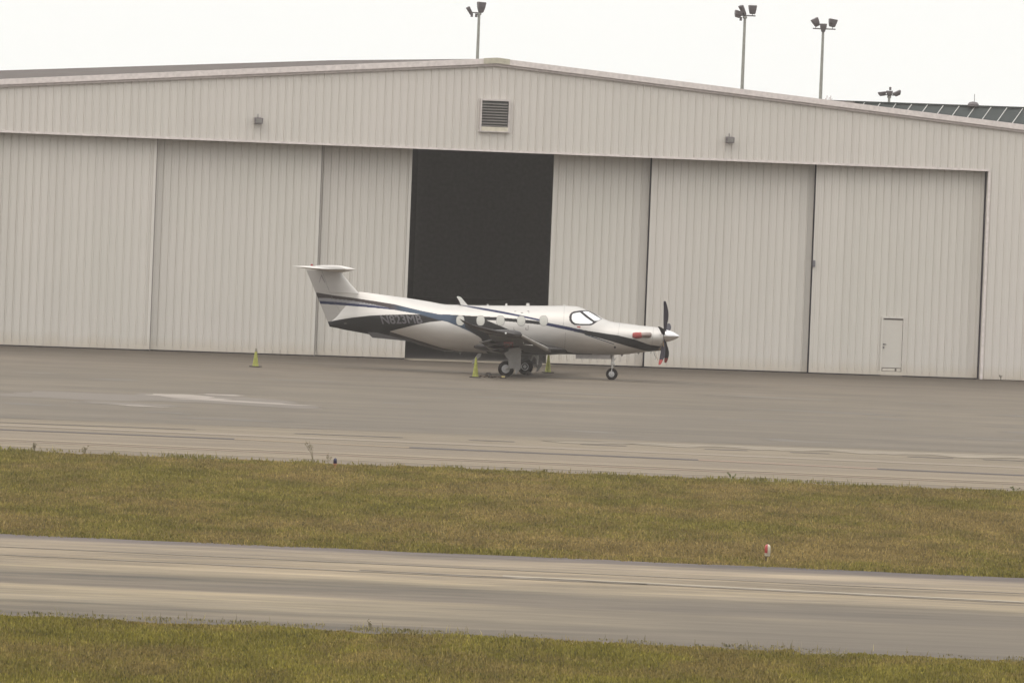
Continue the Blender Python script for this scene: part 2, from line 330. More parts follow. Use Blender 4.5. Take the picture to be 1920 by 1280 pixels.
# ---------------------------------------------------------------- grass
def vnoise2(x, y, seed):
    r = np.random.default_rng(seed); T = r.random((256, 256))
    xi = np.floor(x).astype(int); yi = np.floor(y).astype(int); fx = x-xi; fy = y-yi; fx = fx*fx*(3-2*fx); fy = fy*fy*(3-2*fy)
    g = lambda a, b: T[a % 256, b % 256]
    return (g(xi, yi)*(1-fx)+g(xi+1, yi)*fx)*(1-fy)+(g(xi, yi+1)*(1-fx)+g(xi+1, yi+1)*fx)*fy
def m_grass():
    m, n, b = nodes('grass_blades'); a = n.nodes.new('ShaderNodeAttribute'); a.attribute_name = 'tone'
    n.links.new(a.outputs['Color'], b.inputs['Base Color']); b.inputs['Roughness'].default_value = .8; b.inputs['Specular IOR Level'].default_value = .15; return m
M_GRASS = m_grass()
def grass(name, label, x0, x1, ylo, yhi, count, hmin, hmax, wid, green, tan, gbias, seed, stalk_frac, stalk_h, patch=1.0, clump=None):
    r = np.random.default_rng(seed)
    x = r.uniform(x0, x1, count); u = r.random(count); rag = 1.5*(vnoise2(x*.45, x*0+3.3, seed+8)-.5)+1.5*(vnoise2(x*2.1, x*0+7.7, seed+9)-.5)+.7*(vnoise2(x*7, x*0+1.7, seed+10)-.5)
    rag2 = 1.2*(vnoise2(x*.6+40, x*0+3.3, seed+11)-.5)+1.0*(vnoise2(x*3+9, x*0+5.7, seed+12)-.5)
    lo = ylo(x)+rag2*.5; hi = yhi(x)+rag*(.55 if name == 'grass' else 1); y = lo+(hi-lo)*u
    # thin, ragged margins
    dedge = np.minimum(y-lo, hi-y); keep = dedge > r.uniform(-.1, .5, count)*r.random(count)
    if clump: keep &= r.random(count) < np.clip((.5*vnoise2(x*clump, y*.35, seed+30)+.5*vnoise2(x*clump*4.3, y*.9, seed+31)-.38)*3.2, .02, 1)
    x, y, lo, hi = x[keep], y[keep], lo[keep], hi[keep]; N = len(x)
    p = .5*vnoise2(x*.35*patch, y*.16*patch, seed)+.3*vnoise2(x*1.1*patch+9, y*.5*patch, seed+1)+.2*vnoise2(x*3.3+5, y*1.5, seed+2)
    h = r.uniform(hmin, hmax, N)*(0.55+.9*p)
    h = h*np.clip(.45+dedge[keep]*.7, 0, 1)
    if name == 'grass': h = np.where((np.abs(x-5.85) < .45) & (y < 189.6), h*.35, h)
    st = r.random(N) < stalk_frac*(.4+1.6*vnoise2(x*.6, y*.25, seed+5)); h = np.where(st, r.uniform(stalk_h*.6, stalk_h, N), h)
    ww = np.where(st, wid*.55, wid*r.uniform(.6, 1.4, N))
    ang = r.uniform(0, 2*PI, N); lean = r.uniform(0, .55, N)*h; la = r.uniform(0, 2*PI, N)
    wx, wy = np.cos(ang*.35-.5)*ww/2, np.sin(ang*.35-.5)*ww/2
    bx, by = np.cos(la)*lean, np.sin(la)*lean
    V = np.empty((N, 5, 3), np.float32); z0 = -.04
    V[:, 0] = np.stack([x-wx, y-wy, np.full(N, z0)], 1); V[:, 1] = np.stack([x+wx, y+wy, np.full(N, z0)], 1)
    V[:, 2] = np.stack([x+wx*.8+bx*.4, y+wy*.8+by*.4, h*.55], 1); V[:, 3] = np.stack([x-wx*.8+bx*.4, y-wy*.8+by*.4, h*.55], 1)
    V[:, 4] = np.stack([x+bx, y+by, h], 1)
    base = np.arange(N)[:, None]*5
    tris = np.concatenate([base+np.array([[0, 1, 2]]), base+np.array([[0, 2, 3]]), base+np.array([[3, 2, 4]])], 0)
    me = me_np(name, V.reshape(-1, 3), tris, M_GRASS)
    t = np.clip((p-.5)*3.2+gbias(x, y)+r.normal(0, .28, N), 0, 1)[:, None]; t = np.where(st[:, None], np.clip(t*.35, 0, 1), t)
    g = np.array(green); tn = np.array(tan); c = tn*(1-t)+g*t
    c = c*np.exp(r.normal(0, .2, N))[:, None]*(.8+.4*vnoise2(x*1.6, y*.45, seed+20)[:, None]); c = np.where(st[:, None], c*1.15+.02, c)
    dark = (r.random(N) < .1)[:, None]; c = np.where(dark, c*np.array([.55, .6, .7]), c)
    c4 = np.concatenate([np.clip(c, 0, 1), np.ones((N, 1))], 1).astype(np.float32)
    c4[:, :3] *= np.array([.75, .725, .58])
    at = me.color_attributes.new('tone', 'FLOAT_COLOR', 'POINT'); at.data.foreach_set('color', np.repeat(c4, 5, axis=0).ravel())
    return tag(link(me, name), label, 'grass', kind='stuff')
GREEN, TAN = (.235, .205, .055), (.315, .235, .105)
grass('grass', 'wide strip of olive and tan grass between the runway and the taxiway', -20, 20, lambda x: 187.2-.067*x, lambda x: 236.2-.043*x, 500000, .03, .075, .032,
      GREEN, TAN, lambda x, y: .36+.5*np.clip((191.5-y)/3, 0, 1)+.45*np.clip((y-222)/12, 0, 1)-.02*x+.35*np.exp(-((x+13)/5)**2-((y-224)/8)**2), 21, .03, .13)
grass('grass', 'strip of greener grass in the foreground below the runway', -13, 14, lambda x: 122+0*x, lambda x: 155.9-.135*x, 340000, .035, .085, .025,
      (.25, .22, .05), (.28, .215, .085), lambda x, y: .68+.0*x, 33, .015, .16, 1.4)

# dry scruff creeping over the pavement margins
grass('grass', 'sparse dry scruff along the near edge of the runway', -13, 14, lambda x: 155.2-.135*x, lambda x: 157.6-.135*x, 9000, .02, .065, .03,
      (.20, .18, .09), (.30, .26, .17), lambda x, y: .3+0*x, 51, .05, .17, 1.0, .9)
grass('grass', 'low green tufts along the taxiway edge of the wide grass strip', -20, 20, lambda x: 233.5-.043*x, lambda x: 237.4-.043*x, 12000, .03, .12, .034,
      (.22, .20, .065), (.26, .22, .11), lambda x, y: .7+0*x, 61, .04, .22, 1.0, .7)

# branching weeds
def weed(name, x, y, h, spread, label, seed, col=(.24, .20, .12)):
    rr = random.Random(seed); mb = MB()
    for k in range(rr.randint(3, 5)):
        a = rr.uniform(0, 2*PI); tip = Vector((math.cos(a)*spread*rr.uniform(.3, 1), math.sin(a)*spread*.6, h*rr.uniform(.6, 1)))
        mid = Vector((tip.x*.35, tip.y*.35, tip.z*.55)); mb.tube([(0, 0, -.03), mid, tip], [.008, .006, .004], 5)
        for q in range(10):
            t = rr.uniform(.35, 1); p = (mid.lerp(tip, (t-.35)/.65)); d = Vector((rr.uniform(-1, 1), rr.uniform(-1, 1), rr.uniform(.1, 1)))*.11*h
            mb.tube([p, p+d], [.004, .0025], 4)
            e = p+d; s = rr.uniform(.005, .011); mb.box(e.x-s, e.x+s, e.y-s, e.y+s, e.z-s*.6, e.z+s)
    o = mb.build(name, plain('weed_stem', col, .9), None); o.location = (x, y, 0); return tag(o, label, 'weed')
weed('weed', -5.35, 236.0, .62, .42, 'tallest thin branching weed at the grass edge beside the blue taxiway light', 3)
weed('weed', -4.95, 236.1, .3, .2, 'short weed between the tallest weed and the blue taxiway light', 4)
weed('weed', -13.1, 236.2, .26, .12, 'small dry weed at the far left end of the grass edge', 5)
weed('weed', -11.7, 236.1, .24, .14, 'leafy low weed second from the left along the grass edge', 6)
weed('weed', -2.35, 155.6, .3, .16, 'thin weed stalk at the near runway edge left of centre', 8)
weed('weed', 14.0, 234.9, .22, .22, 'low green tuft at the right end of the taxiway grass edge', 9, (.14, .16, .05))
weed('weed', 6.2, 235.6, .22, .16, 'small tuft on the taxiway grass edge right of centre', 10, (.14, .16, .05))

# ================================================================ HANGAR
HYAW = math.radians(11.52)
hg = empty('hangar', (.036, 352.763, 0), HYAW, 'large off white ribbed metal aircraft hangar with sliding doors part open', 'hangar')
APX, APS, SLOPE = 12.45, -1.18, .0825
SL, SR = -28.2, 25.84
def rake(s): return APX-abs(s-APS)*SLOPE
def corrugated(name, s0, s1, zb, zt, mat_, parent, y=0., pitch=.32, rib=.042, thick=.06, seed=0):
    """ribbed sheet: profile runs along s, ribs stand proud towards -y"""
    pr = []; s = s0
    k = math.ceil((s0)/pitch)
    pts = [(s0, 0)]
    while k*pitch+.04 < s1:
        c = k*pitch
        if c-.04 > s0:
            pts += [(c-.032, 0), (c-.020, -rib), (c+.020, -rib), (c+.032, 0)]
            for q in (.11, .21):
                if c+q+.02 < s1: pts += [(c+q-.014, 0), (c+q, -.007), (c+q+.014, 0)]
        k += 1
    pts.append((s1, 0)); S = np.array(pts); n = len(S)
    zb_ = np.array([zb(v) if callable(zb) else zb for v in S[:, 0]]); zt_ = np.array([zt(v) if callable(zt) else zt for v in S[:, 0]])
    V = np.concatenate([np.stack([S[:, 0], S[:, 1]+y, zb_], 1), np.stack([S[:, 0], S[:, 1]+y, zt_], 1), np.stack([S[:, 0], np.full(n, y+thick), zb_], 1), np.stack([S[:, 0], np.full(n, y+thick), zt_], 1)])
    i = np.arange(n-1); F = np.concatenate([np.stack([i, i+1, n+i+1, n+i], 1), np.stack([2*n+i+1, 2*n+i, 3*n+i, 3*n+i+1], 1), np.stack([n+i, n+i+1, 3*n+i+1, 3*n+i], 1), np.stack([i+1, i, 2*n+i, 2*n+i+1], 1),
                                        [[0, n, 3*n, 2*n], [n-1, 3*n-1, 4*n-1, 2*n-1]]])
    return link(me_np(name, V, F, mat_), name, parent)
HD = 8.80           # door head height
OL, OR = -22.4, 19.98
# front wall: above the doors and the piers either side (one cladding)
wf = corrugated('front_wall', SL, SR, lambda s: HD if OL <= s <= OR else 0.0, lambda s: rake(s)-.02, M_WALL, hg) if False else None
corrugated('front_wall', OL, OR, HD, lambda s: rake(s)-.02, M_WALL, hg)
corrugated('front_wall', OR+.002, SR, .03, lambda s: rake(s)-.02, M_WALL, hg)
corrugated('front_wall', SL, OL-.002, .03, lambda s: rake(s)-.02, M_WALL, hg)
mb = MB(); mb.box(OL, OR+.06, -.045, .03, HD-.09, HD-.002); mb.build('door_head_trim', M_TRIM, hg)
mb = MB(); mb.box(OL, OR, .062, .46, HD+.0, HD+.06); mb.build('door_track_cover', M_DARKGAP, hg)
mb = MB(); mb.box(OR+.0, OR+.10, -.04, .02, 0.02, HD-.1); mb.build('door_jamb_trim', M_TRIM, hg)
mb = MB(); mb.box(OR+.05, OR+.06, .064, .38, 0.02, HD-.1); mb.build('door_reveal', M_WALL, hg)
mb = MB(); mb.box(OR+.03, OR+.10, .40, .55, 0.02, HD-.1); mb.build('door_jamb', M_DARKGAP, hg)
# rake trim (fascia with a shadow board under it)
def rake_band(name, top, bot, y0, y1, mat_):
    mb = MB(); pts = [(SL-.25, rake(SL-.25)+top), (APS, APX+top), (SR+.25, rake(SR+.25)+top), (SR+.25, rake(SR+.25)+bot), (APS, APX+bot), (SL-.25, rake(SL-.25)+bot)]
    mb.prism(pts, y0, y1); return mb.build(name, mat_, hg)
rake_band('rake_trim', .13, -.10, -.20, .0, M_TRIM)
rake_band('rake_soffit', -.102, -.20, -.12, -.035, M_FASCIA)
mb = MB(); mb.prism([(APS-.55, APX+.10), (APS, APX+.145), (APS+.55, APX+.10), (APS+.55, APX-.13), (APS, APX-.085), (APS-.55, APX-.13)], -.215, -.202); mb.build('ridge_cap', plain('ridge_cap_paint', (.52, .48, .38), .5), hg)
# roof sheets, side and rear walls
HLEN = 38.2
def rback(s): return rake(s)+.11+.0115*abs(s-APS)
mb = MB()
for a, b in ((SL-.25, APS), (APS, SR+.25)):
    v = [mb.bm.verts.new(p) for p in ((a, 0.001, rake(a)+.10), (b, 0.001, rake(b)+.10), (b, HLEN, rback(b)), (a, HLEN, rback(a)))]; mb.face(v)
    v = [mb.bm.verts.new(p) for p in ((a, 0.001, rake(a)-.02), (b, 0.001, rake(b)-.02), (b, HLEN, rback(b)-.12), (a, HLEN, rback(a)-.12))]; mb.face(v)
    v = [mb.bm.verts.new(p) for p in ((a, HLEN, rback(a)), (b, HLEN, rback(b)), (b, HLEN, rback(b)-.12), (a, HLEN, rback(a)-.12))]; mb.face(v)
mb.build('roof', M_ROOF, hg)
for s0, nm in ((SL, 'side_wall'), (SR-.06, 'side_wall')):
    mb = MB(); mb.box(s0, s0+.06, .06, HLEN-.1, 0.01, rake(s0)-.03); mb.build(nm, M_WALL, hg)
mb = MB(); mb.prism([(SL, .01), (SR, .01), (SR, rake(SR)-.03), (APS, APX-.03), (SL, rake(SL)-.03)], HLEN-.2, HLEN-.1); mb.build('rear_wall', M_INT, hg)
mb = MB(); mb.box(SL+.1, SR-.1, 1.4, HLEN-.25, .006, .012); mb.build('floor', M_INTFLOOR, hg)
mb = MB()
for z in (1.7,): mb.box(SL+.1, SR-.1, HLEN-.45, HLEN-.21, z, z+.22)
for s in np.arange(SL+8, SR, 7.6): mb.box(s, s+.3, HLEN-.7, HLEN-.46, .02, 9.6)
mb.build('rear_frame', plain('frame_steel', (.13, .12, .115), .8), hg)
mb = MB(); mb.box(-4.3, 1.7, -.2, 2.6, .009, .014); mb.build('door_track', M_CONC, hg)
# sliding doors
def slide_door(s0, s1, y, label=None, hole=None, top=None):
    e = empty('sliding_door', (0, 0, 0)); e.parent = hg; dx_ = .204*y; s0 += dx_; s1 += dx_
    if hole: hole = (hole[0]+dx_, hole[1]+dx_, hole[2], hole[3])
    if label: e['label'] = label
    if hole:
        a, b, h0, h = hole
        corrugated('cladding', s0, a, .05, HD+.12, M_DOOR, e, y); corrugated('cladding', b, s1, .05, HD+.12, M_DOOR, e, y); corrugated('cladding', a+.001, b-.001, h, HD+.12, M_DOOR, e, y)
    else: corrugated('cladding', s0, s1, .05, HD+.12, M_DOOR, e, y)
    mb = MB()
    for a in (s0, s1-.12): mb.box(a, a+.12, y-.045, y+.02, .06, HD+.12)
    mb.box(s0+.121, s1-.121, y-.042, y-.034, .052, .20); mb.box(s0+.02, s1-.02, y+.061, y+.11, .06, HD+.1)
    mb.build('edge_trim', M_DOOR, e)
    mb = MB(); mb.box(s0+.01, s1-.01, y-.03, y+.05, .004, .052); mb.build('bottom_seal', M_SEAL, e)
    return e
slide_door(OL+.05, -15.22, .52, 'sliding door panel at the far left, in the front track')
slide_door(-15.6, -8.36, .84, 'second sliding door panel from the left')
slide_door(-11.7, -4.55, 1.16, 'narrow showing panel just left of the dark opening')
slide_door(1.44, 8.4, 1.16, 'panel just right of the dark opening')
slide_door(5.60, 12.70, .84, 'second sliding door panel from the right')
dF = slide_door(12.62, 19.86, .52, 'rightmost sliding door panel with a small personnel door', hole=(15.70, 16.66, .1, 2.46))
# dark vertical gaps where one panel slides past the next
for a, y_ in ((5.555, .82), (12.575, .50)):
    mb = MB(); mb.box(a+.0+.204*y_, a+.042+.204*y_, y_, y_+.1, .02, HD+.1); mb.build('door_gap_seal', M_SEAL, hg)
for a, y_ in ((-15.215, .55), (-8.355, .87)):
    mb = MB(); mb.box(a+.204*y_, a+.04+.204*y_, y_, y_+.25, .02, HD+.1); mb.build('door_gap_seal', plain('grey_seal', (.30, .27, .25), .8), hg)
# personnel door (sub-part of the hangar, level two)
pd = empty('personnel_door', (.106, .2, 0)); pd.parent = hg
mb = MB(); mb.box(15.745, 16.60, .315, .36, .36, 2.35); mb.build('door_leaf', plain('door_leaf_paint', (.62, .58, .525), .5, 0, .02), pd, bevel=.006)
mb = MB(); mb.box(15.66, 15.742, .27, .36, .10, 2.50); mb.box(16.603, 16.68, .27, .36, .10, 2.50); mb.box(15.743, 16.602, .27, .36, 2.42, 2.50); mb.box(15.743, 16.602, .28, .36, .10, .20); mb.build('door_frame', M_DOOR, pd)
mb = MB(); mb.box(15.744, 16.601, .318, .36, 2.352, 2.418); mb.box(15.744, 16.601, .33, .36, .20, .355); mb.box(16.59, 16.602, .309, .3145, .4, 2.3); mb.box(15.70, 16.65, .28, .35, .004, .098); mb.build('door_gap', plain('door_shadow_gap', (.16, .135, .12), .9), pd)
mb = MB(); mb.box(15.79, 16.32, .318, .3298, .222, .33); mb.box(16.40, 16.58, .318, .3298, .222, .33); mb.build('kick_panel', M_DOOR, pd)
mb = MB(); mb.box(15.77, 15.83, .28, .314, 1.17, 1.22); mb.build('lock', plain('lock_metal', (.09, .08, .1), .4), pd)
mb = MB(); mb.tube([(15.80, .315, 1.33), (15.80, .28, 1.33)], .03, 8); mb.tube([(15.80, .28, 1.33), (15.90, .25, 1.33)], .016, 8); mb.build('handle', plain('dark_handle', (.07, .06, .075), .4), pd)
for z in (.55, 1.35, 2.12):
    mb = MB(); mb.box(16.586, 16.63, .262, .312, z, z+.12); mb.build('hinge', M_FASCIA, pd)
mb = MB(); mb.box(12.70, 12.80, .36, .475, 4.45, 4.72); mb.build('door_latch', plain('latch_steel', (.16, .15, .17), .5), hg)
# louvred gable vent
vt = empty('gable_vent', (0, 0, 0)); vt.parent = hg
s0, s1, z0, z1 = -1.78, -.52, 9.56, 10.88
mb = MB(); mb.box(s0, s0+.07, -.15, -.0, z0, z1); mb.box(s1-.07, s1, -.15, .0, z0, z1); mb.box(s0+.071, s1-.071, -.15, .0, z1-.07, z1); mb.box(s0-.02, s1+.02, -.17, .0, z0-.04, z0+.0); mb.build('frame', plain('vent_frame_paint', (.60, .54, .52), .5), vt)
mb = MB(); mb.box(s0+.071, s1-.071, -.165, -.05, z0+.001, z0+.17); mb.build('sill', plain('sill_paint', (.66, .60, .49), .5), vt)
mb = MB(); nl = 9
for k in range(nl):
    z = z0+.20+k*(z1-.09-z0-.2)/nl; mb.box(s0+.072, s1-.072, -.14, -.07, z, z+.02, Matrix.Rotation(.8, 3, 'X'), (0, -.105, z))
mb.build('louvers', M_LOUV, vt)
mb = MB(); mb.box(s0+.072, s1-.072, -.058, -.05, z0+.171, z1-.07); mb.build('screen', M_BLACK, vt)
# wall floodlights (things of their own)
def wall_light(s, z, label):
    p = Matrix.Rotation(HYAW, 4, 'Z') @ Vector((s, -.03, 0)) + Vector((.036, 352.763, z))
    e = empty('wall_floodlight', p, HYAW, label, 'floodlight', 'floodlights on the hangar front')
    mb = MB()
    v = [(-.19, -.30, .09), (.19, -.30, .09), (.16, -.06, .12), (-.16, -.06, .12), (-.16, -.34, -.13), (.16, -.34, -.13), (.14, -.08, -.15), (-.14, -.08, -.15)]
    v = [mb.bm.verts.new(q) for q in v]
    for f in ((0, 3, 2, 1), (4, 5, 6, 7), (0, 1, 5, 4), (1, 2, 6, 5), (2, 3, 7, 6), (3, 0, 4, 7)): mb.face([v[i] for i in f])
    mb.build('housing', M_LAMPHEAD, e, bevel=.012)
    mb = MB(); mb.box(-.13, .13, -.352, -.343, -.10, .07, Matrix.Rotation(.18, 3, 'X'), (0, -.33, 0)); mb.build('lens', M_LAMPLENS, e)
    mb = MB(); mb.box(-.05, .05, -.1, .0, -.05, .07); mb.tube([(0, -.05, .1), (0, -.04, .26)], .016, 8); mb.build('bracket', M_LAMPHEAD, e)
wall_light(-11.06, 9.62, 'small grey floodlight on the hangar front, left of the gable vent')
wall_light(8.80, 9.60, 'small dark floodlight on the hangar front, right of the gable vent')
def hpt(s, y, z): return Matrix.Rotation(HYAW, 4, 'Z') @ Vector((s, y, 0)) + Vector((.036, 352.763, z))
p = hpt(20.75, -.5, 0); weed('weed', p.x, p.y, .28, .3, 'dark little weed growing at the foot of the hangar wall', 12, (.10, .085, .05))

# ================================================================ LAMP MASTS
def head(mb, c, wt, wb, h, tilt=0, yaw=0, d=.34):
    """floodlight bucket: wide rim at the top of the picture, narrower back below, turned by tilt about y and yaw about z"""
    R_ = Matrix.Rotation(yaw, 3, 'Z') @ Matrix.Rotation(tilt, 3, 'Y'); c = Vector(c); rings = []
    for z, w_, dd in ((h/2, wt, d), (h/2-.05, wt*1.02, d), (0, (wt*.9), d*.9), (-h/2+.05, wb*1.05, d*.6), (-h/2, wb*.8, d*.5)):
        rings.append([mb.bm.verts.new(c+R_ @ Vector((a*w_/2, b*dd/2, z))) for a, b in ((-1, -1), (1, -1), (1, 1), (-1, 1))])
    for A, B in zip(rings, rings[1:]):
        for k in range(4): mb.face([A[k], A[(k+1) % 4], B[(k+1) % 4], B[k]])
    mb.face(rings[0]); mb.face(rings[-1][::-1])
def mast(x, y, ztop, label, heads, arm, ballasts=(), r=.085):
    e = empty('floodlight_mast', (x, y, 0), 0, label, 'light mast', 'floodlight masts behind the hangar')
    mb = MB(); mb.tube([(0, 0, 0), (0, 0, ztop*.6), (0, 0, ztop)], [r*1.7, r*1.2, r*.75], 12); mb.lathe([(r*.9, ztop-.12), (r*1.3, ztop-.1), (r*1.3, ztop-.02), (r*.8, ztop)], seg=12); mb.build('pole', M_LAMPMET, e, smooth=True)
    mb = MB(); mb.tube([(arm[0], 0, ztop+arm[2]), (arm[1], 0, ztop+arm[2])], .03, 8)
    for (c, *_), in zip(heads): mb.tube([(c[0], 0, ztop+arm[2]), (c[0], c[1], ztop+c[2]-.1)], .018, 6)
    for b in ballasts: mb.box(b[0]-.06, b[0]+.06, -.08, .08, ztop+b[1]-.1, ztop+b[1]+.08)
    mb.build('cross_arm', M_LAMPHEAD, e)
    for c, wt, wb, h, tilt, yaw in heads:
        mb = MB(); head(mb, (c[0], c[1], ztop+c[2]), wt, wb, h, tilt, yaw); mb.build('floodlight_head', M_LAMPHEAD, e, bevel=.01)
mast(-2.25, 420, 15.45, 'lone tall floodlight mast rising behind the hangar ridge', [((.09, 0, .27), .38, .22, .52, .05, .3), ((-.47, 0, .08), .15, .13, .42, -.55, .2)], (-.42, .12, .0), ((-.14, -.12), (-.36, -.12)))
mast(10.82, 420, 15.80, 'tall floodlight mast with three heads, two of them bunched at its left', [((.36, 0, .33), .36, .26, .44, 0, .2), ((-.12, 0, .28), .15, .13, .52, -.5, .4), ((-.34, -.1, .08), .36, .24, .34, .25, .2)], (-.5, .52, .03), ((-.2, -.13),))
mast(15.04, 430, 15.45, 'tall floodlight mast with two heads spread apart and a small one in the middle', [((.46, 0, .34), .40, .28, .40, .15, .2), ((-.38, 0, .34), .34, .24, .42, -.5, .2), ((0, -.1, .08), .34, .18, .42, 0, 0)], (-.52, .62, .03))
mast(20.65, 480, 12.62, 'short mast with three flat lamps showing over the teal roof', [((-.40, 0, .10), .42, .30, .24, -.15, .2), ((.0, -.1, .14), .36, .24, .30, 0, 0), ((.44, 0, .15), .44, .30, .26, -.45, .2)], (-.42, .46, .05), ((.04, .42),), r=.09)

# ================================================================ BUILDING BEHIND (teal roof)
tb = empty('far_building', (18.2, 430, 0), math.atan2(-.49, 1), 'distant building with a ridged teal roof showing past the right end of the hangar', 'building')
# local x runs along the ridge, -y towards the viewer
RZ, EV, DEP = 11.87, 8.9, 5.0
mb = MB(); x0, x1 = -3.1, 46
v = [mb.bm.verts.new(q) for q in ((x0, 0, RZ), (x1, 0, RZ), (x1, -DEP, EV), (x0, -DEP, EV))]; mb.face(v)
v = [mb.bm.verts.new(q) for q in ((x1, 0, RZ), (x0, 0, RZ), (x0, DEP, EV), (x1, DEP, EV))]; mb.face(v)
mb.box(x0, x1, -.12, .12, RZ-.02, RZ+.06); mb.build('roof', M_TEAL, tb)
mb = MB(); k = x0+.4
while k < x1:
    dz = (RZ-EV)/DEP
    vv = [(k-.016, 0, RZ+.03), (k+.016, 0, RZ+.03), (k+.016, -DEP, EV+.03), (k-.016, -DEP, EV+.03), (k-.016, 0, RZ+.07), (k+.016, 0, RZ+.07), (k+.016, -DEP, EV+.07), (k-.016, -DEP, EV+.07)]
    v = [mb.bm.verts.new(q) for q in vv]
    for f in ((0, 3, 2, 1), (4, 5, 6, 7), (0, 1, 5, 4), (1, 2, 6, 5), (2, 3, 7, 6), (3, 0, 4, 7)): mb.face([v[i] for i in f])
    k += .865
mb.build('roof_seams', M_SEAM, tb)
mb = MB(); mb.box(x0+.3, x1-.3, -DEP+.3, DEP-.3, 0, EV-.05); mb.build('wall', M_WALL, tb)
mb = MB(); mb.box(x0-.9, x0+1.6, -.5, .5, RZ-.2, RZ+.02); mb.build('end_cap', plain('brown_cap', (.21, .17, .155), .7), tb)
mb = MB(); mb.lathe([(.28, RZ), (.28, RZ+.1), (.2, RZ+.2), (.05, RZ+.24)], (5.0, -.15, 0), seg=14); mb.tube([(5.05, -.15, RZ+.1), (5.05, -.15, RZ+.62)], .014, 6); mb.build('roof_vent', M_LAMPHEAD, tb)
mb = MB()
for k, hh in ((0, .2), (.08, .34), (.19, .26), (.27, .34), (.33, .2)): mb.tube([(x0-.1+k, 0, RZ-.1), (x0-.08+k*1.1, 0, RZ+hh-.06)], .012, 5)
mb.build('roof_spikes', M_RUST, tb)

# ================================================================ AIRCRAFT
TH = math.radians(9.5)
ac = empty('turboprop_aircraft', (3.96, 333.86, 0), -TH, 'white and dark blue single propeller aircraft with a T tail parked before the hangar opening', 'aircraft')
cT, sT, K = math.cos(TH), math.sin(TH), 48.0
def S(px, py, y=0.0):
    """side elevation drawing (48 units to the metre, drawing tilted) -> local (x, z) at lateral offset y"""
    dx, dy = px-1147, py-711
    U = dx*cr+dy*sr; v = dx*sr-dy*cr
    x = (U/K-sT*y)/cT; z = (v+1.25*(-cT*y+sT*x))/K; return x, z
def toD(x, y, z):
    U = K*(cT*x+sT*y); v = K*z-1.25*(-cT*y+sT*x)
    return 1147+U*cr+v*sr, 711+U*sr-v*cr
prof = [  # x, top, bottom, half width, centre frac, n_up, n_dn
 (615.0, 603.0, 610.6, .035, .5, 1.6, 1.8), (628, 590, 613, .07, .45, 1.5, 1.8), (642, 570, 616, .13, .42, 1.3, 1.9), (658, 552, 619, .20, .40, 1.15, 1.9), (672, 545.2, 621.6, .27, .40, 1.15, 1.95),
 (700, 548.6, 627.0, .38, .42, 1.25, 2.0), (740, 554, 633.5, .52, .45, 1.45, 2.05), (764, 557.3, 638, .59, .46, 1.6, 2.1), (800, 563, 648.8, .68, .48, 1.85, 2.15), (837, 569, 656.9, .76, .5, 2.1, 2.2),
 (878, 570.3, 660.0, .82, .5, 2.2, 2.25), (934, 571.0, 661.8, .84, .5, 2.25, 2.3), (1027, 571.4, 662.8, .84, .5, 2.25, 2.3), (1060, 571.5, 662.9, .84, .5, 2.2, 2.3), (1078.6, 572.6, 663.2, .83, .5, 2.15, 2.3),
 (1089, 575.6, 663.6, .82, .5, 2.1, 2.3), (1102, 581.4, 664, .80, .5, 2.1, 2.3), (1117, 588.2, 664.2, .77, .5, 2.1, 2.25), (1132, 596.6, 664.3, .73, .5, 2.1, 2.2), (1144, 601.2, 664.4, .70, .5, 2.15, 2.2),
 (1174, 605.3, 662.9, .62, .51, 2.2, 2.1), (1203, 609.2, 659.4, .55, .53, 2.2, 2.0), (1225, 611.3, 657.2, .49, .55, 2.2, 1.95), (1238, 613.4, 656.3, .45, .56, 2.2, 1.9), (1243, 615.5, 654.5, .41, .57, 2.2, 1.9), (1245, 618, 652, .37, .58, 2.2, 1.9)]
PX = []; PT = []; PB = []; PW = []; PC = []; PU = []; PD = []
for a, t, b, w_, c, nu, nd in prof:
    xt, zt = S(a, t); xb, zb = S(a, b); PX.append((xt+xb)/2); PT.append(zt); PB.append(zb); PW.append(w_); PC.append(c); PU.append(nu); PD.append(nd)
PX = np.array(PX)
def smooth_interp(x, ys):
    # monotone-ish cubic (PCHIP) interpolation
    ys = np.array(ys); h = np.diff(PX); d = np.diff(ys)/h; m = np.zeros(len(ys)); m[0] = d[0]; m[-1] = d[-1]
    for i in range(1, len(ys)-1):
        if d[i-1]*d[i] > 0: w1 = 2*h[i]+h[i-1]; w2 = h[i]+2*h[i-1]; m[i] = (w1+w2)/(w1/d[i-1]+w2/d[i])
    i = np.clip(np.searchsorted(PX, x)-1, 0, len(h)-1); t = (x-PX[i])/h[i]
    return (ys[i]*(2*t**3-3*t**2+1)+h[i]*m[i]*(t**3-2*t**2+t)+ys[i+1]*(-2*t**3+3*t**2)+h[i]*m[i+1]*(t**3-t**2))
def stn(x): return tuple(smooth_interp(x, q) for q in (PT, PB, PW, PC, PU, PD))
def half_y(x, z):
    T, B, W, Cc, nu, nd = stn(np.asarray(x, float)); zc = B+Cc*(T-B); up = z >= zc
    h = np.where(up, T-zc, zc-B); n_ = np.where(up, nu, nd); t = np.clip(np.abs(z-zc)/h, 0, .9995)
    return W*(1-t**n_)**(1/n_)
def on_side(px, py, side=-1, off=.006):
    """point on the fuselage skin where the drawing point (px,py) falls"""
    y = -.6
    for _ in range(8):
        x, z = S(px, py, y); y = -float(half_y(x, z))
    return (x, (abs(y)+off)*(-1 if side < 0 else 1), z)

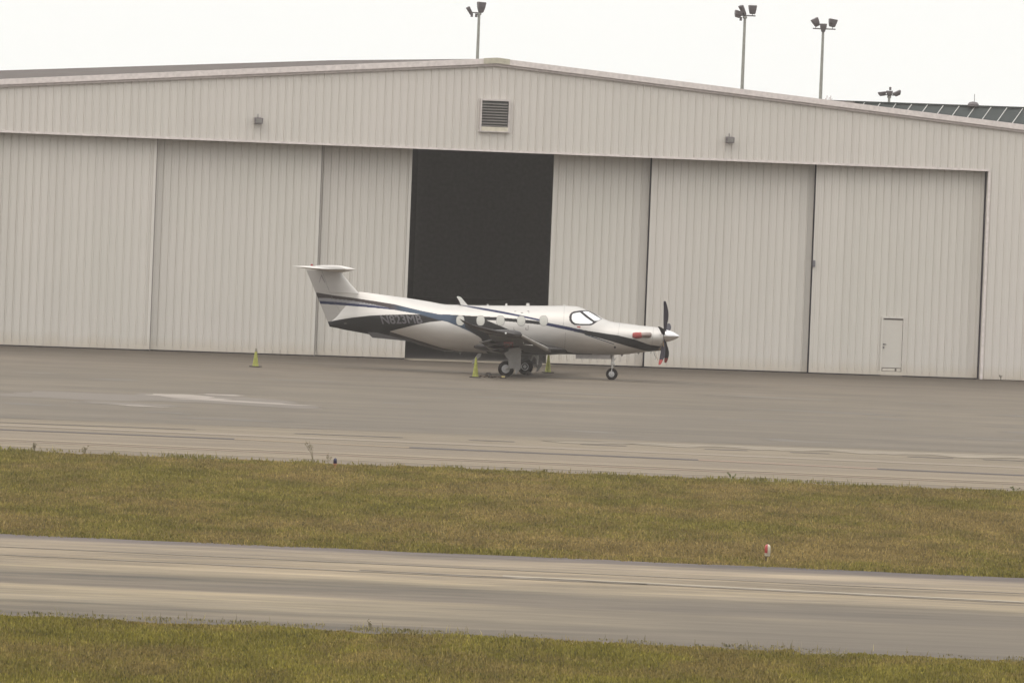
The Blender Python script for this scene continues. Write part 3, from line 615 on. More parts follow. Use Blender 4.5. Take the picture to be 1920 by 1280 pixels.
# ---- livery (paint scheme plus painted fin shading, defined on the side drawing)
def inpoly(px, py, poly):
    poly = np.array(poly, float); n = len(poly); ins = np.zeros(px.shape, bool); j = n-1
    for i in range(n):
        xi, yi = poly[i]; xj, yj = poly[j]
        c = ((yi > py) != (yj > py)) & (px < (xj-xi)*(py-yi)/(yj-yi+1e-12)+xi); ins ^= c; j = i
    return ins
def between(px, py, top, bot):
    t = np.interp(px, [p[0] for p in top], [p[1] for p in top], left=1e9, right=1e9); b = np.interp(px, [p[0] for p in bot], [p[1] for p in bot], left=-1e9, right=-1e9)
    return (py >= t) & (py <= b)
SILVER, DARK, STEEL, NAVY, PEWTER, BROWN = (.575, .545, .52), (.018, .018, .019), (.048, .068, .10), (.024, .03, .075), (.25, .245, .26), (.045, .036, .037)
def livery(X, Y, Z, fin=False):
    px, py = toD(X, -np.abs(Y), Z)
    c = np.empty((len(X), 3)); c[:] = SILVER
    # lower dark tail cone and belly
    up_edge = [(600, 603), (613.2, 601.1), (630, 598), (658.7, 593.8), (690, 590), (718, 588.7), (760, 587.8), (786, 587.8), (800, 586), (823, 588), (840, 588.6)]
    lo_edge = [(600, 700), (729, 700), (730, 619.5), (745, 615.5), (777.5, 607.7), (805, 602.2), (831, 599.7), (838, 602)]
    m = between(px, py, up_edge, lo_edge); c[m] = DARK
    m = between(px, py, [(729, 620), (773, 633.6), (797, 641.2), (829, 651.5), (861, 657.2), (905, 660)], [(729, 700), (905, 700)]); c[m] = (.07, .062, .06)
    # swoosh down to the belly and the dark belly below the wing
    m = inpoly(px, py, [(829, 588), (871, 590), (905, 596), (1012, 641), (1035, 650), (1058, 657.2), (1075, 660.5), (1110, 662), (1110, 700), (905, 700), (914, 661.5), (909, 655), (907, 650), (903, 646), (905, 641), (902, 634), (897, 629.5), (880, 620), (856.6, 609.6), (838, 602), (829, 600)])
    m &= (px > 905) | (py > 598.6+.0*px)
    c[m] = DARK
    m = inpoly(px, py, [(829, 587.5), (871, 590), (871, 612), (897, 629.5), (880, 620), (856.6, 609.6), (838, 602), (829, 600)]); c[m] = STEEL
    # main cheat line
    top = [(590, 546), (619, 551), (658.7, 556.2), (700, 562.5), (737.9, 568.6), (787, 580.6), (823, 587.8), (840, 589), (871, 590.2), (930.6, 593.3), (975, 597), (1011.9, 601), (1026, 603.5), (1065, 611.3), (1099.4, 618.6), (1114, 620.9), (1158.7, 627.6), (1188.4, 635), (1218, 645.2), (1233, 647.4), (1248, 647.8)]
    bot = [(590, 556), (618, 557.6), (658.7, 562.0), (700, 569.2), (737.9, 578.8), (787, 588), (823, 598.8), (840, 598.8), (871, 598.6), (930.6, 599.2), (975, 603.5), (1011.9, 607.3), (1026, 609.4), (1069.7, 618.7), (1099.4, 626.2), (1143.9, 638), (1173.6, 646.9), (1203.3, 655), (1215, 657.5), (1233, 659), (1248, 659)]
    m = between(px, py, top, bot); c[m] = DARK
    c[m & (px < 742)] = BROWN
    f = np.clip((px-728)/30, 0, 1)*np.clip((868-px)/26, 0, 1); mm = m & (f > 0); c[mm] = (1-f[mm, None])*c[mm]+f[mm, None]*np.array(STEEL)
    f2 = np.clip((px-1015)/12, 0, 1)*np.clip((1100-px)/30, 0, 1); mm = m & (f2 > 0); c[mm] = (1-f2[mm, None])*c[mm]+f2[mm, None]*np.array(NAVY)
    # pewter and navy pin lines on the tail
    m = between(px, py, [(590, 556.2), (618, 557.8), (658.7, 562.2), (700, 569.4), (728, 575)], [(590, 561.0), (620, 562.6), (658.7, 566.4), (700, 572), (728, 577)]); c[m] = PEWTER
    m = between(px, py, [(590, 561.6), (620, 563.0), (658.7, 566.8), (700, 571.4), (728, 575.2), (770, 583)], [(590, 567.2), (620, 568.8), (658.7, 571.8), (700, 575.4), (737.9, 579.2), (786, 588)]); c[m & (c[:, 0] > .2)] = NAVY
    # upper blue pin stripe
    m = between(px, py, [(858, 569.2), (885, 572.6), (911.9, 576.9), (945, 583), (974.4, 589.0), (1011.9, 597.2), (1018, 598.5)], [(858, 569.8), (885, 576), (911.9, 581), (945, 587.2), (974.4, 592.6), (1011.9, 600.6), (1018, 602)]); c[m] = NAVY
    # thin lower line at the nose
    m = between(px, py, [(1096, 624.6), (1125, 634.4), (1151, 643.4)], [(1096, 626.6), (1125, 636.2), (1151, 644.6)]); c[m & (c[:, 0] > .2)] = STEEL
    # cockpit window surround
    m = inpoly(px, py, [(1066.8, 593), (1068, 588.5), (1071.5, 584.4), (1075.5, 582.6), (1089, 580.7), (1104, 580.0), (1108, 581.5), (1128.5, 596.6), (1121, 600.6), (1113, 606.3), (1107.5, 608.9), (1090, 608.9), (1077, 608.3), (1071, 604.8), (1067.4, 599.5)]); c[m] = (.035, .03, .035)
    # escape hatch corner marks
    for a, b_, w1, h1 in ((964.5, 581.6, 3, .9), (964.5, 581.6, .8, 2.4), (988.5, 581.4, 3, .9), (991, 581.4, .8, 4.5), (976, 584.6, 4.4, 1.3), (962.5, 612, .9, 4.4), (962.5, 616, 3, .8), (989.5, 609, .9, 8), (985, 616.4, 5, .8), (985.2, 613, .8, 3.8)):
        m = (px > a) & (px < a+w1) & (py > b_) & (py < b_+h1); c[m] = (.12, .1, .1)
    # panel seams
    for xa, ya, xb, yb in ((1162, 604, 1158, 628), (1058, 572, 1056, 609), (1225, 612, 1222, 645), (1060, 622, 1058, 661)):
        t = (py-ya)/(yb-ya); m = (t > 0) & (t < 1) & (np.abs(px-(xa+(xb-xa)*t)) < .35) & (c[:, 0] > .2); c[m] = (.36, .34, .325)
    m = ((px-1152.5)**2+(py-649.8)**2 < 4.2); c[m] = (.10, .09, .1)
    m = (((px-645)/3.2)**2+((py-604.5)/1.2)**2 < 1); c[m] = (.12, .11, .1)
    if fin:  # shading painted in: fin and rudder darker aft, paler at the leading edge
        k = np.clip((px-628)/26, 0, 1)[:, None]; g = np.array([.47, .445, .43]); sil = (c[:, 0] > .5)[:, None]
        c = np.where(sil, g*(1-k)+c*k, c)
    # outlined mark on the fin
    def seg(xa, ya, xb, yb, w_):
        t = np.clip(((px-xa)*(xb-xa)+(py-ya)*(yb-ya))/((xb-xa)**2+(yb-ya)**2), 0, 1); return (px-xa-t*(xb-xa))**2+(py-ya-t*(yb-ya))**2 < w_*w_
    c *= .82
    m = seg(595.5, 527, 599.5, 513.5, .45) | seg(599.5, 513.5, 606, 527, .7); c[m & (c[:, 0] > .2)] = (.20, .18, .19)
    return c
def m_livery():
    m, n, b = nodes('aircraft_paint'); a = n.nodes.new('ShaderNodeAttribute'); a.attribute_name = 'paint'
    f = vnoise(n, (1.2, 2, 4), 4, 1.5); c = mixc(n, 1.0, a.outputs['Color'], mixc(n, remap(n, f, .3, .7, 0, 1), (.965, .965, .965), (1.03, 1.03, 1.03)), 'MULTIPLY')
    n.links.new(c, b.inputs['Base Color']); b.inputs['Roughness'].default_value = .40; b.inputs['Metallic'].default_value = .75
    b.inputs['Coat Weight'].default_value = .0; b.inputs['Specular IOR Level'].default_value = .4; b.inputs['Coat Roughness'].default_value = .12; return m
M_PAINT = m_livery()
def paint(me, fin=False):
    n = len(me.vertices); co = np.empty(n*3, np.float32); me.vertices.foreach_get('co', co); co = co.reshape(-1, 3).astype(float)
    c = livery(co[:, 0], co[:, 1], co[:, 2], fin); c4 = np.concatenate([c, np.ones((n, 1))], 1).astype(np.float32)
    me.color_attributes.new('paint', 'FLOAT_COLOR', 'POINT').data.foreach_set('color', c4.ravel())
def grid_faces(nu, nv, wrap):
    i, j = np.meshgrid(np.arange(nu-1), np.arange(nv if wrap else nv-1), indexing='ij'); i = i.ravel(); j = j.ravel(); j2 = (j+1) % nv
    return np.stack([i*nv+j, i*nv+j2, (i+1)*nv+j2, (i+1)*nv+j], 1)
# fuselage
nu, nv = 1100, 460
xs = np.linspace(PX[0], PX[-1], nu); T, B, W, Cc, NU, ND = stn(xs); zc = B+Cc*(T-B)
ph = np.linspace(0, 2*PI, nv, endpoint=False); V = np.empty((nu, nv, 3))
for k, a in enumerate(ph):
    c_, s_ = math.cos(a), math.sin(a); n_ = NU if s_ >= 0 else ND; hh = (T-zc) if s_ >= 0 else (zc-B)
    V[:, k, 0] = xs; V[:, k, 1] = W*np.sign(c_)*abs(c_)**(2/n_); V[:, k, 2] = zc+hh*np.sign(s_)*abs(s_)**(2/n_)
Vv = V.reshape(-1, 3); Fq = grid_faces(nu, nv, True)
me = me_np('fuselage', Vv, Fq, M_PAINT, True); paint(me); fus = link(me, 'fuselage', ac)
mb = MB(); mb.face([mb.bm.verts.new(tuple(q+np.array([.002, 0, 0]))) for q in V[-1]]); mb.build('nose_bulkhead', plain('bulkhead_paint', (.30, .28, .27), .5), ac)
# wing centre fairing under the belly
mb = MB(); cx, czz = S(975, 652, 0)
V2 = []
for i in range(41):
    t = i/40; xx = cx-2.5+5.0*t; r_ = max(.001, math.sin(PI*t))**.62
    V2.append([(xx, 1.04*r_*math.cos(a), 1.12+.30*r_*math.sin(a)) for a in np.linspace(0, 2*PI, 48, endpoint=False)])
me = me_np('wing_fairing', np.array(V2).reshape(-1, 3), grid_faces(41, 48, True), plain('belly_paint', (.05, .044, .043), .3, .2), True); link(me, 'wing_fairing', ac)

# fin and rudder
def airfoil(c, th, n=24):
    t = (1-np.cos(np.linspace(0, PI, n)))/2; yt = 5*th*(.2969*np.sqrt(t)-.126*t-.3516*t**2+.2843*t**3-.1036*t**4); return t*c, yt*c
TEa, TEb = (570.8, 503.0), (615.2, 610.4)
def lerp2(a, b, t): return (a[0]+(b[0]-a[0])*t, a[1]+(b[1]-a[1])*t)
def fin_mesh(name, part):
    nz, nc = 220, 60; rows = []
    for i in range(nz):
        t = i/(nz-1); te = lerp2(TEa, TEb, t); py = te[1]
        xte, z = S(*te); 
        if py < 545: le_px = np.interp(py, [504, 510.7, 530, 540, 545], [637.5, 641, 658, 667.5, 673.5])
        else: le_px = 673.5+(py-545)*.35
        xle, _ = S(le_px, py); hg_px = np.interp(py, [504, 512.8, 545.6, 568.6, 594.8, 612], [601.5, 604.5, 616.2, 627.8, 642.5, 650])
        xh, _ = S(hg_px, py); ch = xle-xte; th = .095 if py < 545 else .085
        a0, a1 = ((0, (xle-xh)/ch) if part == 'fin' else ((xle-xh+.016)/ch, 1))
        tt = a0+(a1-a0)*((1-np.cos(np.linspace(0, PI, nc)))/2 if part == 'fin' else np.linspace(0, 1, nc))
        yt = 5*th*(.2969*np.sqrt(tt)-.126*tt-.3516*tt**2+.2843*tt**3-.1015*tt**4)*ch*.5*1.35+.003
        X = xle-tt*ch; up = np.stack([X, yt, np.full(nc, z)], 1); dn = np.stack([X, -yt, np.full(nc, z)], 1)[::-1]; rows.append(np.concatenate([up, dn]))
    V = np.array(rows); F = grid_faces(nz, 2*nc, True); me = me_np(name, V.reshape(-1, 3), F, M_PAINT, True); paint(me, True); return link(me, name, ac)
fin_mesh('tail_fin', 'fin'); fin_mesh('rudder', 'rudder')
# ventral strakes
for sgn in (-1, 1):
    mb = MB(); pts = [S(*q, -.25) for q in ((688, 621), (689, 624.5), (696.5, 631.6), (720, 633.6), (760, 637.6), (775, 638), (760, 628), (720, 622))]
    mb.prism(pts, sgn*.24-.012, sgn*.24+.012); mb.build('ventral_strake', plain('dark_blue_grey', (.045, .04, .042), .3), ac)
# tailplane
def lofted(name, secs, mat_, parent, n=28, smooth=True, cap=True):
    """secs: list of (le xyz, te xyz, thickness ratio)"""
    rows = []
    for le, te, th in secs:
        le = np.array(le, float); te = np.array(te, float); c = np.linalg.norm(te-le); tx, yt = airfoil(c, th, n); d = (te-le)/c
        span = np.array([0, 1, 0]) if abs(d[1]) < .9 else np.array([1, 0, 0]); up = np.cross(d, span); up = up/np.linalg.norm(up); up = up*(1 if up[2] > 0 else -1)
        A = le+np.outer(tx, d)+np.outer(yt, up); Bt = le+np.outer(tx, d)-np.outer(yt*.8, up); rows.append(np.concatenate([A, Bt[::-1]]))
    V = np.array(rows); F = grid_faces(len(secs), 2*n, True); me = me_np(name, V.reshape(-1, 3), F, mat_, smooth); 
    o = link(me, name, parent)
    if cap:
        bm = bmesh.new(); bm.from_mesh(me); bm.edges.ensure_lookup_table(); bmesh.ops.holes_fill(bm, edges=[e for e in bm.edges if e.is_boundary], sides=0); bmesh.ops.triangulate(bm, faces=[f for f in bm.faces if len(f.verts) > 4]); bm.to_mesh(me); bm.free()
    return o
M_SIL = plain('silver_paint', (.70, .66, .63), .38, .7, .03)
M_SILU = M_SIL
xr, zr = S(647, 503.5); xt_, _ = S(588, 499.5); zs = zr+.03
xl_t, _ = S(604, 500, -2.6); xt_t, zt_t = S(545, 498, -2.6)
for sgn in (-1, 1):
    lofted('tailplane', [((xr, 0, zs), (xt_, 0, zs+.03), .13), ((xl_t+.03, sgn*2.35, zs+.01), (xt_t+.03, sgn*2.35, zs+.06), .12), ((xl_t-.09, sgn*2.55, zs+.02), (xt_t, sgn*2.55, zs+.06), .09), ((xl_t-.38, sgn*2.64, zs+.03), (xt_t+.02, sgn*2.64, zs+.06), .05)], M_SIL, ac)
    mb = MB(); mb.box(xt_-.02, xt_+.28, sgn*.25-.02, sgn*.25+.02, zs-.06, zs+.0); mb.build('hinge_fairing', M_WHITE, ac)
# bullet fairing at the fin top
xa, za = S(663.5, 502); xb, zb_ = S(578, 500)
rows = []
for i in range(31):
    t = i/30; xx = xa+(xb-xa)*t; r_ = .13*(min(1, (t/.3))**.75)*(1-max(0, (t-.35)/.65)**1.3*.92)+.004
    zc_ = za-.015+(zb_-za)*t
    rows.append([(xx, .8*r_*math.cos(a), zc_+r_*math.sin(a)*(1 if math.sin(a) > 0 else 1.0)) for a in np.linspace(0, 2*PI, 28, endpoint=False)])
link(me_np('fin_top_fairing', np.array(rows).reshape(-1, 3), grid_faces(31, 28, True), M_SIL, True), 'fin_top_fairing', ac)
mb = MB(); xx, zz = S(580, 493.5); mb.lathe([(.055, zz-.12), (.05, zz-.02), (.03, zz+.02), (.01, zz+.03)], (xx+.03, 0, 0), seg=16); mb.build('beacon', M_RED, ac, smooth=True)

# wings with upswept tips
M_WTOP = plain('wing_paint', (.36, .34, .32), .3, .2, .03); M_WLE = plain('deice_boot', (.40, .375, .35), .35, .2, .03); M_TIP = plain('wing_tip_paint', (.04, .033, .034), .3, .1)
M_WUND = plain('wing_lower_paint', (.075, .068, .063), .4, .1, .05)
xl_tip, _z = S(977, 632, -7.6); xt_tip, _z2 = S(915, 619, -7.6); ztip = S(946, 627, -7.6)[1]
xlr, zlr = S(1033, 657, -.8)
for sgn in (-1, 1):
    wg = empty('wing', (0, 0, 0)); wg.parent = ac
    secs = [((xlr, sgn*.55, 1.03), (xlr-2.3, sgn*.55, 1.10), .16)]
    for k in range(1, 9):
        t = k/8; secs.append(((xlr+(xl_tip-xlr)*t, sgn*(.55+7.05*t), 1.03+(ztip-1.03)*t), (xlr-2.3+(xt_tip-xlr+2.3)*t, sgn*(.55+7.05*t), 1.10+(ztip-1.08)*t), .16-.04*t))
    lofted('wing_panel', secs, M_WUND, wg)
    # leading edge boot as a thin sleeve
    rows = []
    for le, te, th in secs[1:]:
        le = np.array(le); te = np.array(te); c = np.linalg.norm(te-le); t = np.linspace(.075, 0, 8)**1; d = (te-le)/c; up = np.cross(d, [0, 1, 0]); up = up/np.linalg.norm(up)*(1 if up[2] > 0 else -1)
        yt = 5*th*(.2969*np.sqrt(t)-.126*t-.3516*t**2+.2843*t**3-.1036*t**4)*c
        A = le-d*.012+np.outer(t*c, d)+np.outer(yt+.008, up); Bt = (le-d*.012+np.outer(t*c, d)-np.outer(yt*.8+.006, up))[::-1][1:]; rows.append(np.concatenate([A, Bt[:5]]))
    rr_ = np.array(rows); link(me_np('leading_edge_boot', rr_.reshape(-1, 3), grid_faces(len(rows), rr_.shape[1], False), M_WLE, True), 'leading_edge_boot', wg)
    # wing tip and its upswept end
    wx, wz = S(863, 598, -8.25)
    lofted('wing_tip', [((xl_tip, sgn*7.6, ztip+.0), (xt_tip, sgn*7.6, ztip+.02), .12), ((xl_tip-.03, sgn*7.85, ztip+.01), (xt_tip-.08, sgn*7.85, ztip+.05), .125), ((xl_tip-.30, sgn*8.02, ztip+.05), (xt_tip-.25, sgn*8.02, ztip+.11), .10),
                        ((xl_tip-.95, sgn*8.13, ztip+.14), (xt_tip-.55, sgn*8.12, ztip+.22), .09), ((xl_tip-1.75, sgn*8.2, ztip+.30), (wx+.1, sgn*8.2, wz-.12), .08), ((xl_tip-2.1, sgn*8.24, wz-.10), (wx, sgn*8.25, wz), .06)], M_TIP, wg)
    lx, lz = S(950, 624.6, -7.9); yl = 8.06
    if sgn < 0:       # weather radar pod at the tip of the right wing
        x1_, z1_ = S(978.5, 627.5, -7.8); x0_, z0_ = S(908, 622.5, -7.8); rows = []
        for i in range(33):
            t = i/32; xx = x1_+(x0_-x1_)*t; r_ = .155*(math.sin(PI*min(1, t**.62)))**.6+.003
            rows.append([(xx, -7.82+r_*.8*math.cos(a), z1_+(z0_-z1_)*t+r_*math.sin(a)) for a in np.linspace(0, 2*PI, 28, endpoint=False)])
        link(me_np('radar_pod', np.array(rows).reshape(-1, 3), grid_faces(33, 28, True), M_TIP, True), 'radar_pod', wg); yl = 8.13
    mb = MB(); mb.lathe([(.005, -.03), (.034, -.02), (.036, .01), (.005, .03)], (lx, sgn*yl, lz), 'y', 14); mb.build('position_light', M_PANE, wg)
    # flap and its track fairings
    fl = [((xlr-1.85, sgn*.9, 1.02), (xlr-2.35, sgn*.9, .92), .13), ((xlr-1.85+.42*.62, sgn*5.2, 1.0+.62*(ztip-1.0)), (xlr-2.35+.62*.5, sgn*5.2, .90+.62*(ztip-1.02)), .13)]
    lofted('flap', fl, M_WUND, wg, n=14)
    for yy in (1.5, 3.2, 4.9):
        t = (yy-.55)/7.05; zz = 1.0+(ztip-1.0)*t-.11; x0_ = xlr-1.0+.3*t
        mb = MB(); mb.tube([(x0_, sgn*yy, zz+.04), (x0_-.3, sgn*yy, zz), (x0_-.9, sgn*yy, zz-.03), (x0_-1.35, sgn*yy, zz+.02)], [.015, .06, .065, .012], 10); mb.build('flap_track_fairing', M_TIP, wg, smooth=True)
    mb = MB(); t = .75; mb.tube([(xlr-.25, sgn*6.0, 1.03+(ztip-1.03)*.77-.12), (xlr-.25, sgn*6.0, 1.03+(ztip-1.03)*.77-.22), (xlr+.12, sgn*6.0, 1.03+(ztip-1.03)*.77-.24)], .014, 7); mb.build('pitot_probe', M_STRUT, wg)

# roof aerials
mb = MB(); pts = [S(*q) for q in ((877.5, 571.5), (871, 564.5), (863.5, 555.5), (858, 553.4), (855.5, 554.6), (860, 562), (864, 571.5))]; mb.prism(pts, -.018, .018); mb.build('blade_aerial', M_WHITE, ac, bevel=.004)
for px, h, w_ in ((914, 568.4, 3), (949, 567.4, 3.2), (989.5, 566.8, 5), (1058, 569.5, 4)):
    x, z = S(px, h); mb = MB(); mb.prism([(x-w_/K/2, z), (x+w_/K/2, z), (x+w_/K*.7, z-.13), (x-w_/K*.6, z-.13)], -.02, .02); mb.build('small_aerial', M_WHITE, ac)
# glazing: pieces of glass lying on the skin
def skin_patch(name, poly, mat_, off=.006, step=.9, sides=(-1, 1), parent=ac, thick=.004):
    poly = np.array(poly, float); x0, y0 = poly.min(0); x1, y1 = poly.max(0)
    bm = bmesh.new(); vs = [bm.verts.new((p[0], p[1], 0)) for p in poly]; bm.faces.new(vs)
    for x in np.arange(x0+step, x1, step): bmesh.ops.bisect_plane(bm, geom=list(bm.verts)+list(bm.edges)+list(bm.faces), plane_co=(x, 0, 0), plane_no=(1, 0, 0))
    for y in np.arange(y0+step, y1, step): bmesh.ops.bisect_plane(bm, geom=list(bm.verts)+list(bm.edges)+list(bm.faces), plane_co=(0, y, 0), plane_no=(0, 1, 0))
    objs = []
    for sd_ in sides:
        b2 = bm.copy()
        for v in b2.verts: v.co = Vector(on_side(v.co.x, v.co.y, sd_, off))
        bmesh.ops.recalc_face_normals(b2, faces=b2.faces); me = bpy.data.meshes.new(name); b2.to_mesh(me); b2.free(); me.materials.append(mat_); me.polygons.foreach_set('use_smooth', [True]*len(me.polygons)); objs.append(link(me, name, parent))
    bm.free(); return objs
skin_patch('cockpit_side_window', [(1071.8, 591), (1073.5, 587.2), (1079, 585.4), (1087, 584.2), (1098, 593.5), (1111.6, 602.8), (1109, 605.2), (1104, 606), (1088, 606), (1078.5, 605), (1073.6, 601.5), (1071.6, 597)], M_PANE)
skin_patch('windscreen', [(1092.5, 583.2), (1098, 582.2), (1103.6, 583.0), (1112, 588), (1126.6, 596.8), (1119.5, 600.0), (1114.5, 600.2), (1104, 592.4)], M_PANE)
def ellip(cx, cy, a, b, n=28, p=2.4): return [(cx+a*np.sign(math.cos(t))*abs(math.cos(t))**(2/p), cy+b*np.sign(math.sin(t))*abs(math.sin(t))**(2/p)) for t in np.linspace(0, 2*PI, n, endpoint=False)]
M_WRING = plain('window_ring', (.22, .21, .205), .4)
for cx_, cy_ in ((862.4, 599.4), (900.6, 599.6), (938, 599.7), (977, 600.2), (1019, 600.0)):
    rings = skin_patch('cabin_window', ellip(cx_, cy_, 8.0, 9.8), M_WRING, .005, 2.4)
    for r_, sd_ in zip(rings, (-1, 1)): skin_patch('pane', ellip(cx_, cy_, 7.2, 9.0), M_CABW, .009, 2.4, (sd_,), r_)
# registration and small lettering, wrapped on the skin
def lettering(name, txt, x0, x1, y0, y1, mat_, shear=0., side=-1, off=.010, tilt=0.):
    cu = bpy.data.curves.new(name, 'FONT'); cu.body = txt; cu.size = 1; cu.space_character = 1.02; cu.bevel_depth = .020; cu.bevel_resolution = 0
    to = bpy.data.objects.new('tmp', cu); COL.objects.link(to); bpy.context.view_layer.update()
    me = bpy.data.meshes.new_from_object(to.evaluated_get(bpy.context.evaluated_depsgraph_get())); bpy.data.objects.remove(to)
    bm = bmesh.new(); bm.from_mesh(me); co = [v.co for v in bm.verts]; a0 = min(c.x for c in co); a1 = max(c.x for c in co); b0 = min(c.y for c in co); b1 = max(c.y for c in co)
    for k in range(1, 8):
        yy = b0+(b1-b0)*k/8; bmesh.ops.bisect_plane(bm, geom=list(bm.verts)+list(bm.edges)+list(bm.faces), plane_co=(0, yy, 0), plane_no=(0, 1, 0))
    for v in bm.verts:
        s_ = (v.co.x-a0)/(a1-a0); t_ = (v.co.y-b0)/(b1-b0)
        if side > 0: s_ = 1-s_
        v.co = Vector(on_side(x0+(x1-x0)*s_+shear*(t_-.5)*(1 if side < 0 else -1), y1+(y0-y1)*t_+tilt*s_, side, off+.12*v.co.z))
    me2 = bpy.data.meshes.new(name); bm.to_mesh(me2); bm.free(); me2.materials.append(mat_); bpy.data.meshes.remove(me); return link(me2, name, ac)
for sd_ in (-1, 1):
    lettering('registration_lettering', 'N823MB', 713, 790, 589.6, 606, M_TEXT, -5, sd_, tilt=-1)
lettering('type_lettering', '12 47', 1089, 1106, 609.6, 613.6, plain('small_lettering', (.25, .23, .24), .5), 1, -1, .010) if False else None
for a, b_, c_ in ((1081.5, 1088, M_RED), (1089.5, 1092, M_FASCIA), (1093.5, 1095.5, M_FASCIA), (1097, 1098.5, M_FASCIA), (1100, 1101.8, M_FASCIA), (1103.4, 1105.6, M_FASCIA)):
    skin_patch('crew_nameplate', [(a, 610.2), (b_, 610.4), (b_, 613.4), (a, 612.6)], c_, .007, 2, (-1,))

# engine exhaust stubs
for sgn in (-1, 1):
    x, y, z = on_side(1213, 627, sgn, 0)
    mb = MB(); mb.tube([(x+.10, y-sgn*.12, z), (x+.04, y+sgn*.03, z), (x-.05, y+sgn*.10, z), (x-.22, y+sgn*.14, z-.01), (x-.32, y+sgn*.15, z-.02)], [.11, .115, .11, .10, .095], 18); mb.build('exhaust_stub', M_EXH, ac, smooth=True)
    e = on_side(1216, 627, sgn, .004)
    cv = MB(); cv.tube([(x-.20, y+sgn*.135, z), (x-.30, y+sgn*.15, z-.02), (x-.42, y+sgn*.155, z-.03), (x-.54, y+sgn*.15, z-.03)], [.108, .118, .125, .10], 16)
    o = cv.build('exhaust_cover', M_RED, None, smooth=True); o.matrix_world = Matrix.Translation(ac.location) @ Matrix.Rotation(-TH, 4, 'Z')
    tag(o, 'red cover on the exhaust stub facing the viewer' if sgn < 0 else 'red cover on the far side exhaust stub', 'cover', 'red exhaust covers on the aircraft')
# chin inlet
xi, zi = S(1244, 650.5)
mb = MB(); mb.lathe([(.30, -.12), (.31, -.02), (.285, .01), (.25, .0), (.23, -.08)], (xi-.02, 0, 0), 'x', 28)
for v in mb.bm.verts: v.co.z = v.co.z*.42+zi
mb.build('chin_inlet', M_BLACK, ac, smooth=True)
mb = MB(); mb.tube([(xi-.35, -.16, zi-.16), (xi-.33, -.17, zi-.26), (xi-.25, -.17, zi-.42), (xi-.30, -.17, zi-.47)], .011, 6); mb.build('drain_line', M_BLACK, ac)
mb = MB(); mb.tube([(xi-.46, -.1, zi-.12), (xi-.48, -.1, zi-.25)], .012, 6); mb.build('drain_line', M_BLACK, ac)
for px, py in ((1166, 665), (1197, 661)):
    x, z = S(px, py); mb = MB(); mb.tube([(x-.05, 0, z+.06), (x, 0, z), (x+.05, 0, z+.06)], [.02, .05, .02], 10); mb.build('drain_mast', M_GDOOR, ac)

# propeller
hx, hz = S(1246.5, 628.2)
pr = empty('propeller', (hx, 0, hz)); pr.parent = ac
mb = MB(); L_ = .58
mb.lathe([(.235, -.07), (.24, .0), (.232, .10), (.205, .22), (.16, .34), (.105, .45), (.045, .54), (.005, .58)], (0, 0, 0), 'x', 40); mb.build('spinner', M_CHROME, pr, smooth=True)
def blade(a, tip):
    rr = [(.20, .10, .0, .09), (.32, .115, -.004, .075), (.45, .15, .0, .05), (.62, .185, .014, .034), (.80, .20, .018, .026), (.97, .19, .008, .02), (1.12, .155, -.012, .016), (1.22, .135, -.03, .013), (1.32, .10, -.05, .010), (1.355, .06, -.06, .006)]
    rows = []; n = 16
    for r_, c, xo, th in rr:
        tw = math.radians(34)*(1-min(1, (r_-.2)/.8))**1.2
        ring = []
        for k in range(n):
            an = 2*PI*k/n; u_ = math.cos(an)*c/2; w_ = math.sin(an)*th/2*(1 if math.sin(an) > 0 else .7)
            ring.append((xo+u_*math.cos(tw)-w_*math.sin(tw), u_*math.sin(tw)+w_*math.cos(tw), r_))
        rows.append(ring)
    V = np.array(rows).reshape(-1, 3); F = grid_faces(len(rr), n, True); mi = np.zeros(len(F), int)
    if tip: mi[F[:, 0] >= 6*n] = 1
    me = me_np('blade', V, F, [M_BLADE, M_RED], True, mi)
    bm = bmesh.new(); bm.from_mesh(me); bmesh.ops.holes_fill(bm, edges=[e for e in bm.edges if e.is_boundary], sides=0); bm.to_mesh(me); bm.free()
    o = link(me, 'blade', pr); o.rotation_euler = (a, 0, 0); return o
for k in range(5):
    # rotation about +x moves +z towards -y for positive angles
    b_ = blade(math.radians(72*k+2), k in (2, 3))
    if k == 4: pass
# tie straps from the lower blades to the inlet
mb = MB()
mb.tube([(xi-.06, -.26, zi+.07), (hx-.02, -.30, hz-.20), (hx+.02, -.33, hz-.42)], .016, 6); mb.tube([(xi-.10, -.24, zi-.06), (hx-.06, -.3, hz-.34)], .016, 6)
mb.tube([(hx-.05, -.36, hz-.30), (hx-.10, -.38, hz-.48), (hx-.30, -.42, hz-.62), (hx-.16, -.56, hz-.95)], .009, 6); mb.tube([(xi-.1, -.26, zi+.1), (xi-.1, -.27, zi-.12)], .012, 6)
o = mb.build('propeller_tie', plain('tan_strap', (.30, .20, .11), .9), None); o.matrix_world = Matrix.Translation(ac.location) @ Matrix.Rotation(-TH, 4, 'Z'); tag(o, 'tan tie strap holding the lower propeller blade to the engine inlet', 'strap')
# exhaust to cowl cord
mb = MB(); x, y, z = on_side(1210, 632, -1, .03); x2, y2, z2 = on_side(1214, 643, -1, .02); mb.tube([(x, y-.08, z), ((x+x2)/2-.02, y2-.03, (z+z2)/2), (x2, y2, z2)], .009, 6)
o = mb.build('cover_cord', plain('pale_cord', (.5, .5, .46), .9), None); o.matrix_world = Matrix.Translation(ac.location) @ Matrix.Rotation(-TH, 4, 'Z'); tag(o, 'thin pale cord hanging below the red exhaust cover', 'cord')

